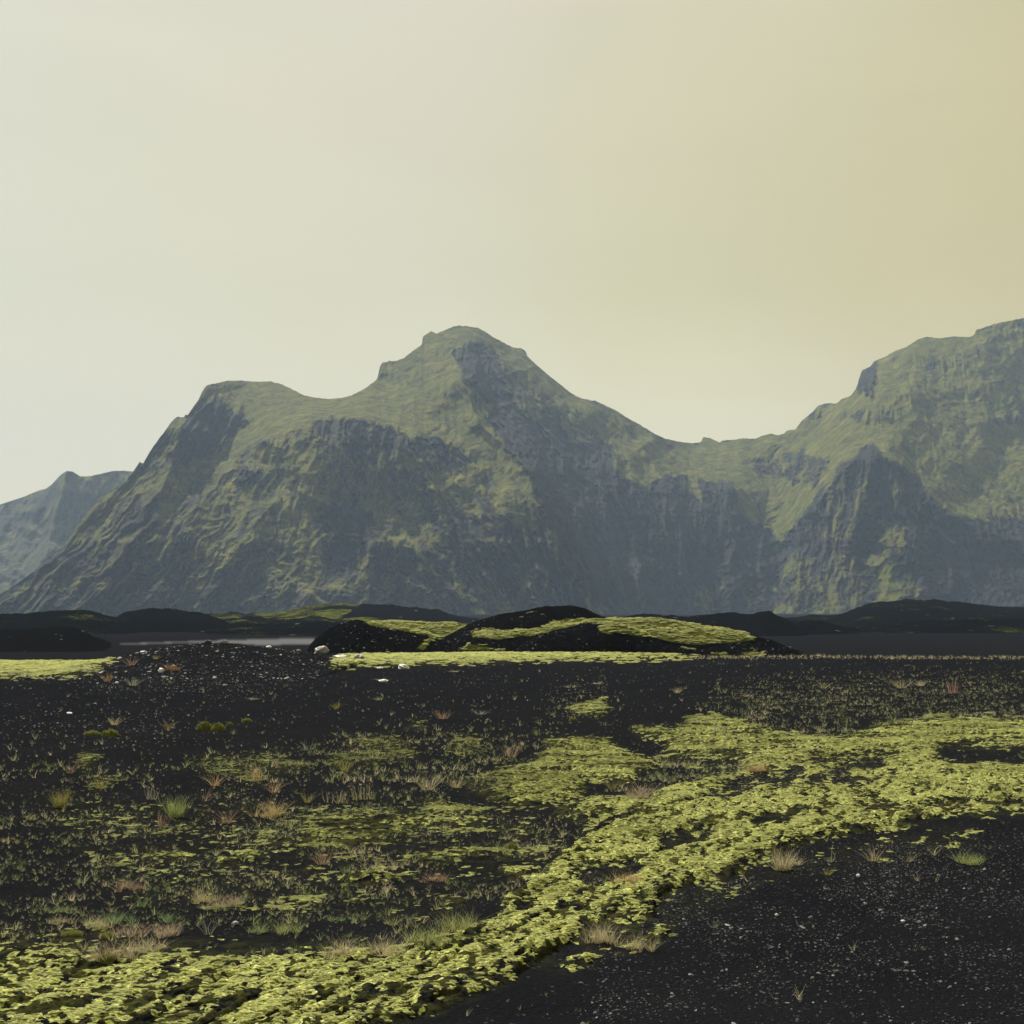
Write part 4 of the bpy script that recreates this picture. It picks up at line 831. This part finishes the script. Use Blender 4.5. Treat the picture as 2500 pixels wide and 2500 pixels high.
# ------------------------------------------------------------------ single moss cushions
def cushion(px, py, w, h, label, seed):
    x, y, z = hit(px, py); k = y / F; rx, rz = w * k / 2, h * k * .8; V = []; Q = []; H = []
    r = np.random.default_rng(seed); nu, nv = 40, 14
    for j in range(nv):
        a = j / (nv - 1) * math.pi / 2
        for i in range(nu):
            th = 2 * math.pi * i / nu; q = math.cos(a) ** .8
            f_ = 1 + .25 * float(gn(np.array(math.cos(th) * 1.5 + seed), np.array(math.sin(th) * 1.5), seed)) + .06 * r.normal()
            zz = math.sin(a) ** .7 * (1 + .55 * float(gn(np.array(math.cos(th) * q * 3 + seed), np.array(math.sin(th) * q * 3), seed + 2)) + .05 * r.normal())
            V.append((rx * q * f_ * math.cos(th), rx * .75 * q * f_ * math.sin(th), rz * zz - (.02 if j == 0 else 0))); H.append(.2)
    for j in range(nv - 1):
        for i in range(nu):
            a = j * nu + i; b = j * nu + (i + 1) % nu; Q.append((a, b, b + nu, a + nu))
    V = list(V)
    for s in range(2600):
        i = r.integers(0, len(H[:nu * nv])); p = np.array(V[i]) + r.normal(size=3) * .003; d = np.array((p[0], p[1], p[2] * 1.5 + .02)); d = d / np.linalg.norm(d) + r.normal(size=3) * .4
        sdv = np.cross(d, r.normal(size=3)); sdv /= np.linalg.norm(sdv); ln = rx * r.uniform(.05, .15); w_ = rx * .016; b = len(V)
        V += [p - sdv * w_, p + sdv * w_, p + d * ln + sdv * w_ * .3, p + d * ln - sdv * w_ * .3]; Q.append((b, b + 1, b + 2, b + 3)); H += [.3, .3, 1, 1]
    o = raw_mesh("moss_cushion", np.array(V), np.array(Q), M_cush, {'h': np.array(H), 'tone': np.full(len(V), .25)})
    o.location = (x, y, z); o['label'] = label; o['category'] = 'moss cushion'; o['group'] = "separate moss cushions on the sand"; return o
M_cush = plant_material("moss_cushion", (.055, .065, .008), (.34, .34, .08), (.14, .15, .02), .35, inst=False, tipk=.8, basek=.6)
for f, X_, Y_, w, h, lab in [
 (C1, 300, 470, 34, 9, "flat olive moss cushion, left of the domed one on the dark sand"),
 (C1, 410, 478, 34, 16, "domed olive moss cushion beside a flatter one on dark sand"),
 (C1, 965, 445, 32, 20, "tall lobed moss cushion on the left of the double cushion in the dark sand"),
 (C1, 1045, 448, 34, 18, "lobed moss cushion touching its taller neighbour in the dark sand"),
 (C1, 1112, 418, 16, 9, "little round moss cushion right of the double cushion"),
 (C1, 1212, 395, 22, 8, "low bright moss cushion, highest and farthest right of the dark sand row"),
 (C2, 1080, 1140, 30, 12, "single smooth moss cushion among sprouts left of the main moss drift"),
 (C1, 395, 1668, 38, 11, "low yellow moss pad below the lush green grass at lower left"),
 (C1, 385, 1800, 42, 12, "flat yellow moss pad just above the bottom moss bank"),
 (C1, 185, 1655, 48, 9, "thin moss pad on the black sand hump at lower left"),
 (C2, 1445, 388, 18, 8, "small moss cushion under the mossy patch in the upper sand")]:
    p = c_(f, X_, Y_); cushion(p[0], p[1], w, h, lab, int(X_) % 71 + 2)

# ------------------------------------------------------------------ single grass tufts and plants
PAL = {
 'green': ((.09, .12, .03), (.30, .34, .12), (.30, .27, .12)), 'lush': ((.05, .085, .03), (.19, .26, .11), (.24, .25, .11)),
 'olive': ((.09, .09, .02), (.27, .24, .07), (.18, .12, .05)), 'straw': ((.17, .15, .07), (.46, .40, .25), (.28, .25, .10)),
 'orange': ((.15, .10, .045), (.44, .31, .16), (.28, .24, .09)), 'brown': ((.10, .055, .035), (.34, .22, .16), (.20, .15, .07)),
 'pink': ((.16, .12, .07), (.40, .32, .22), (.24, .22, .10)), 'grey': ((.12, .12, .09), (.36, .36, .28), (.20, .20, .13)), 'rust': ((.10, .05, .025), (.26, .14, .07), (.16, .11, .03))}
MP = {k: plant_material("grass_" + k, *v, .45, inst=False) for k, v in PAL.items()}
def stalks(n, h, rx, lean_, seed, w):
    """thin seed stalks with a head of short spikelets"""
    r = np.random.default_rng(seed); V, Q, H, T = blades(n, h, rx, rx, w, .5, seed, hvar=.35, tuftdir=lean_)
    V = list(map(tuple, V)); Q = list(map(tuple, Q)); H = list(H); T = list(T); nb = n * 8
    for i in range(n):
        a = np.array(V[i * 8 + 4]); b = np.array(V[i * 8 + 6])
        for s in range(16):
            t = r.uniform(.1, 1.1); p = a + (b - a) * t; d = (b - a) / np.linalg.norm(b - a) + r.normal(size=3) * .35; ln = h * .05; k = len(V)
            sv = np.cross(d, r.normal(size=3)); sv /= np.linalg.norm(sv); sv *= w * .8
            V += [tuple(p - sv), tuple(p + sv), tuple(p + d * ln + sv * .3), tuple(p + d * ln - sv * .3)]; Q.append((k, k + 1, k + 2, k + 3)); H += [.8] * 4; T += [.8] * 4
    return np.array(V), np.array(Q), np.array(H), np.array(T)
def tuft(f, X_, Y_, w, h, kind, style, label, s=.4141):
    px, py = c_(f, X_, Y_); x, y, z = hit(px, py); k = y / F * s; W_, H_ = w * k, h * k; seed = int(X_ * 3 + Y_) % 9973; pxm = y / F * 2.44
    bw = max(.0011, pxm * .20)
    name = "grass_tuft"; cat = "grass tuft"
    if style == 'bush': V, Q, Hh, T = blades(190, H_ * 1.15, W_ * .26, W_ * .22, bw, .55, seed, hvar=.55)
    elif style == 'wide':
        rr = np.random.default_rng(seed); parts = []; m_ = int(5 + w / 22)
        for j in range(m_):
            hs_ = rr.uniform(.45, 1.1); v_, q_, h_, t_ = blades(int(8 + 15 * hs_), H_ * hs_ * 1.25, W_ * .10, W_ * .08, bw, .95, seed + j, hvar=.7)
            v_ = v_ + [W_ * .5 * np.clip(rr.normal() * .5, -1, 1), W_ * .5 * rr.normal() * .5, 0]; parts.append((v_, q_, h_, t_ * .5 + .5 * rr.uniform()))
        off = np.cumsum([0] + [len(p[0]) for p in parts[:-1]])
        V = np.vstack([p[0] for p in parts]); Q = np.vstack([p[1] + o_ for p, o_ in zip(parts, off)]); Hh = np.concatenate([p[2] for p in parts]); T = np.concatenate([p[3] for p in parts])
    elif style == 'spiky': V, Q, Hh, T = blades(46, H_ * 1.1, W_ * .18, W_ * .14, bw, .95, seed, hvar=.6)
    elif style == 'sparse': V, Q, Hh, T = blades(15, H_ * 1.1, W_ * .12, W_ * .10, bw, 1.0, seed, hvar=.5, curve=.5)
    elif style == 'reeds': V, Q, Hh, T = blades(30, H_, W_ * .4, W_ * .2, bw, .22, seed, hvar=.55)
    elif style == 'stalk':
        V, Q, Hh, T = blades(22, H_ * .35, W_ * .25, W_ * .2, bw, .9, seed)
    elif style == 'creep':
        V, Q, Hh, T = blades(34, W_ * .5, W_ * .25, W_ * .1, bw, 1.5, seed, curve=.85); V[:, 2] = np.abs(V[:, 2]) * H_ / max(1e-6, V[:, 2].max()); name = "creeping_plant"; cat = "plant"
    o = raw_mesh(name, V, Q, MP[kind], {'h': Hh, 'tone': T})
    o.location = (x, y, z - .004); o['label'] = label; o['category'] = cat
    if cat == "grass tuft": o['group'] = "grass tufts rooted in the sand"
    if style == 'stalk':
        for j in range(2):
            V, Q, Hh, T = stalks(1, H_ * (1 - .15 * j), W_ * .08, ((j - .5) * .5, 0), seed + j, bw * .8)
            c = raw_mesh("seed_stalk", V, Q, MP['straw'], {'h': Hh, 'tone': T}); c.parent = o
    return o
TUFTS = [
 (C1, 790, 955, 130, 125, 'green', 'bush', "dense rounded yellow green tuft standing out on the dark sand at left"),
 (C1, 1350, 955, 210, 100, 'orange', 'wide', "bright orange tan clump of upright blades above the left moss patches"),
 (C1, 345, 785, 150, 100, 'olive', 'spiky', "spiky olive and rust clump left of centre in the upper left dark sand"),
 (C1, 115, 900, 90, 110, 'olive', 'bush', "hazy olive bush near the left edge"),
 (C1, 1025, 770, 130, 90, 'orange', 'spiky', "tan brown spiky clump above the dense rounded tuft"),
 (C1, 970, 860, 130, 90, 'brown', 'sparse', "thin brown twiggy tuft right of the dense rounded tuft"),
 (C1, 1095, 990, 120, 100, 'brown', 'spiky', "reddish brown twiggy clump left of the orange tan clump"),
 (C1, 440, 1580, 220, 80, 'lush', 'wide', "lush deep green wide clump at lower left"),
 (C1, 330, 1610, 140, 80, 'straw', 'wide', "straw yellow grass fringe left of the lush green clump"),
 (C1, 560, 1650, 240, 80, 'pink', 'wide', "pinkish dry clump directly below the lush green clump"),
 (C1, 740, 1650, 180, 70, 'pink', 'wide', "pinkish dry clump right of the larger pink one at lower left"),
 (C1, 420, 1800, 260, 110, 'pink', 'wide', "matted tan grass right above the bottom moss bank"),
 (C1, 640, 1740, 240, 70, 'straw', 'wide', "matted straw grass on the sand under the pink clumps"),
 (C1, 1265, 1635, 130, 75, 'lush', 'wide', "bright green clump left of the yellow green one at the bottom"),
 (C1, 1430, 1635, 200, 85, 'green', 'wide', "bright yellow green wide clump near the bottom left of centre"),
 (C1, 755, 1570, 130, 55, 'lush', 'wide', "small dark green clump right of the pinkish clumps"),
 (C1, 600, 1480, 90, 90, 'lush', 'sparse', "blue green sparse blades above the small dark green clump"),
 (C1, 1660, 1235, 130, 120, 'brown', 'spiky', "red brown bushy twigs left of the bright moss tongue"),
 (C1, 530, 1380, 150, 70, 'brown', 'wide', "low brown pink clump above the lush green clump"),
 (C1, 960, 1450, 140, 80, 'straw', 'wide', "yellow grass clump in the middle of the lower left sprouts"),
 (C1, 1090, 1480, 200, 70, 'pink', 'wide', "pink tan dry clump beside the yellow grass clump"),
 (C1, 420, 1515, 40, 140, 'straw', 'stalk', "tall pale seed stalk rising behind the lush green clump"),
 (C1, 1790, 680, 120, 85, 'olive', 'spiky', "golden olive spiky tuft in the upper middle dark sand"),
 (C1, 1280, 740, 110, 120, 'orange', 'reeds', "upright tan stems between the upper olive moss patches"),
 (C1, 1370, 810, 70, 90, 'orange', 'spiky', "small orange tuft right under the upright tan stems"),
 (C1, 1570, 870, 100, 80, 'olive', 'spiky', "olive grass tuft right of the orange tan clump"),
 (C1, 1740, 870, 220, 90, 'straw', 'reeds', "row of short straw reeds above the left moss field"),
 (C1, 1900, 850, 160, 110, 'straw', 'reeds', "denser straw reeds at the right end of the reed row"),
 (C1, 530, 1020, 160, 70, 'straw', 'sparse', "sprawling straw tuft left below the dense rounded tuft"),
 (C1, 715, 1010, 70, 110, 'brown', 'reeds', "thin brown reeds left foot of the dense rounded tuft"),
 (C1, 650, 850, 70, 100, 'grey', 'reeds', "thin grey green stems left above the dense rounded tuft"),
 (C1, 985, 1650, 170, 150, 'grey', 'sparse', "fan of long thin grey stems left of the bright green clump"),
 (C1, 100, 1515, 150, 45, 'lush', 'wide', "low green grass patch at the left edge"),
 (C1, 120, 1580, 180, 45, 'pink', 'wide', "low tan fringe under the green patch at the left edge"),
 (C1, 530, 60, 100, 60, 'brown', 'spiky', "reddish tuft on the left shoulder of the gravel mound"),
 (C1, 775, 90, 90, 45, 'rust', 'wide', "rust coloured tuft beside the white oval stone"),
 (C1, 390, 155, 80, 65, 'rust', 'spiky', "rusty tuft at the left foot of the gravel mound"),
 (C1, 545, 178, 150, 60, 'grey', 'spiky', "grey dry tuft low on the front of the gravel mound"),
 (C1, 680, 25, 70, 30, 'olive', 'spiky', "small olive tuft above the white oval stone"),
 (C1, 430, 410, 90, 60, 'straw', 'spiky', "pale spiky tuft above the domed moss cushion"),
 (C1, 750, 440, 100, 90, 'olive', 'sparse', "leaning olive stems left of the double moss cushion"),
 (C1, 175, 695, 90, 100, 'brown', 'sparse', "brown stems beside the olive moss patch near the left edge"),
 (C1, 1570, 560, 210, 80, 'grey', 'sparse', "wide grey branching twig clump in the upper dark sand"),
 (C1, 1740, 320, 50, 45, 'olive', 'spiky', "tiny yellow tuft on the smooth dark sand above the twig clump"),
 (C2, 680, 375, 140, 65, 'brown', 'spiky', "pale brown spiky tuft on the bare sand near the centre"),
 (C2, 1085, 600, 130, 95, 'brown', 'spiky', "red brown tuft left of the large olive moss field"),
 (C2, 590, 795, 150, 120, 'pink', 'spiky', "pale pink straw tuft with high stems left of the large moss field"),
 (C2, 755, 780, 120, 80, 'straw', 'spiky', "straw tuft right of the pale pink tuft"),
 (C2, 1810, 840, 150, 70, 'pink', 'wide', "tan fringe at the left end of the pinkish reed clump"),
 (C2, 1860, 830, 170, 120, 'pink', 'spiky', "tall pinkish clump between the two large moss fields"),
 (C2, 1680, 790, 80, 70, 'olive', 'spiky', "olive tuft left of the tall pinkish clump"),
 (C2, 1770, 1330, 180, 70, 'orange', 'wide', "orange pink clump in the dark gap of the main moss drift"),
 (C2, 1905, 1420, 90, 110, 'green', 'spiky', "yellow green tuft growing in the main moss drift"),
 (C2, 600, 1690, 300, 100, 'green', 'wide', "broad grey green grass bank above the bottom moss"),
 (C2, 790, 1620, 260, 110, 'green', 'wide', "green grass bank climbing along the moss drift edge"),
 (C2, 360, 1760, 220, 100, 'straw', 'wide', "straw green grass at the left end of the grass bank"),
 (C2, 60, 1765, 200, 90, 'straw', 'wide', "straw grass standing on the bottom moss edge left of centre"),
 (C2, 385, 1590, 130, 70, 'green', 'spiky', "single green tuft above the grass bank"),
 (C2, 80, 1560, 110, 35, 'lush', 'wide', "small low green tuft right of the bright green clumps"),
 (C2, 1620, 1690, 220, 110, 'straw', 'wide', "dry olive straw patch under the main moss drift"),
 (C2, 1830, 1730, 150, 90, 'straw', 'wide', "straw tuft beside the small moss tongue at bottom right"),
 (C2, 640, 1330, 170, 50, 'brown', 'wide', "brown clump below the thin moss streak"),
 (C3, 750, 1265, 170, 130, 'straw', 'bush', "large tan clump at the lower edge of the moss drift"),
 (C3, 840, 1240, 100, 60, 'straw', 'spiky', "low straw tuft right of the large tan clump"),
 (C3, 1032, 1220, 80, 120, 'grey', 'stalk', "two tall stalks on the dark gravel right of the tan clump"),
 (C3, 1285, 1215, 140, 100, 'straw', 'spiky', "pale fan shaped tuft on the dark gravel slope"),
 (C3, 1490, 1220, 140, 90, 'straw', 'sparse', "bent pale tuft right of the fan shaped tuft"),
 (C3, 1645, 1180, 80, 85, 'straw', 'sparse', "small pale tuft with upright stems on the upper gravel slope"),
 (C3, 1850, 1225, 190, 75, 'green', 'wide', "green sprawling tuft at the right edge of the gravel"),
 (C3, 1015, 1295, 80, 45, 'olive', 'spiky', "little olive tuft below the two tall stalks"),
 (C3, 345, 1610, 90, 55, 'lush', 'sparse', "tiny green plant alone on the lower gravel"),
 (C3, 1450, 195, 110, 65, 'straw', 'spiky', "straw tuft at the far upper right, left one of two"),
 (C3, 1565, 180, 100, 45, 'straw', 'spiky', "straw tuft at the far upper right, right one of two"),
 (C3, 1760, 225, 90, 100, 'brown', 'reeds', "upright brown reeds near the right edge in the upper sand"),
 (C3, 1895, 215, 60, 70, 'brown', 'spiky', "red brown tuft cut by the right edge of the photo"),
 (C3, 570, 680, 120, 60, 'orange', 'wide', "orange clump on the upper rim of the right moss field"),
 (C3, 1595, 945, 40, 90, 'straw', 'stalk', "single yellow stalk sticking out of the right moss field"),
 (C3, 130, 222, 60, 40, 'straw', 'spiky', "small straw tuft on bare sand right of centre"),
 (C3, 990, 195, 110, 60, 'straw', 'sparse', "leaning straw tuft in the middle of the upper right sand"),
 (C3, 360, 450, 60, 60, 'grey', 'sparse', "grey blades at the upper left rim of the right moss field"),
 (C2, 1430, 190, 140, 30, 'straw', 'creep', "pale creeping plant on bare sand right of centre"),
 (C2, 1590, 170, 70, 18, 'straw', 'creep', "small pale creeping plant at the right of a longer one"),
 (C2, 320, 150, 90, 20, 'straw', 'creep', "whitish creeping plant below the white peaked stone"),
 (C2, 750, 98, 80, 14, 'straw', 'creep', "pale creeping plant just below the moss strip"),
 (C2, 300, 265, 70, 26, 'green', 'creep', "green creeping plant on the smooth sand left of centre"),
 (C2, 900, 350, 100, 30, 'grey', 'creep', "white speckled creeping plant right of the pale brown tuft"),
 (C1, 1250, 260, 80, 18, 'straw', 'creep', "pale creeping plant alone on the dark sand under the mound"),
 (C3, 540, 243, 80, 22, 'straw', 'creep', "pale flat plant left in the upper right sand"),
 (C3, 1060, 1865, 40, 16, 'grey', 'creep', "small whitish flowering plant at the bottom of the gravel, left one"),
 (C3, 1430, 1865, 60, 26, 'grey', 'creep', "small whitish flowering plant at the bottom of the gravel, right one")]
for a in TUFTS: tuft(*a)

# ------------------------------------------------------------------ haze
def haze():
    x0, x1, y0, y1, z0, z1 = -3400, 3400, -60, 3420, -14, 420
    V = np.array([(x0, y0, z0), (x1, y0, z0), (x1, y1, z0), (x0, y1, z0), (x0, y0, z1), (x1, y0, z1), (x1, y1, z1), (x0, y1, z1)], float)
    Fq = np.array([(0, 3, 2, 1), (4, 5, 6, 7), (0, 1, 5, 4), (1, 2, 6, 5), (2, 3, 7, 6), (3, 0, 4, 7)])
    m = bpy.data.materials.new("haze_air"); m.use_nodes = True; nt = m.node_tree; nt.nodes.clear()
    o_ = nt.nodes.new('ShaderNodeOutputMaterial'); v = nt.nodes.new('ShaderNodeVolumePrincipled')
    v.inputs['Color'].default_value = (.52, .69, .97, 1); v.inputs['Density'].default_value = 1.3e-4; v.inputs['Anisotropy'].default_value = .0
    nt.links.new(v.outputs[0], o_.inputs['Volume'])
    o = raw_mesh("haze", V, Fq, m, smooth=False); o['kind'] = 'stuff'; o['label'] = "thin bluish haze between the plain and the mountains"; o['category'] = 'haze'
haze()
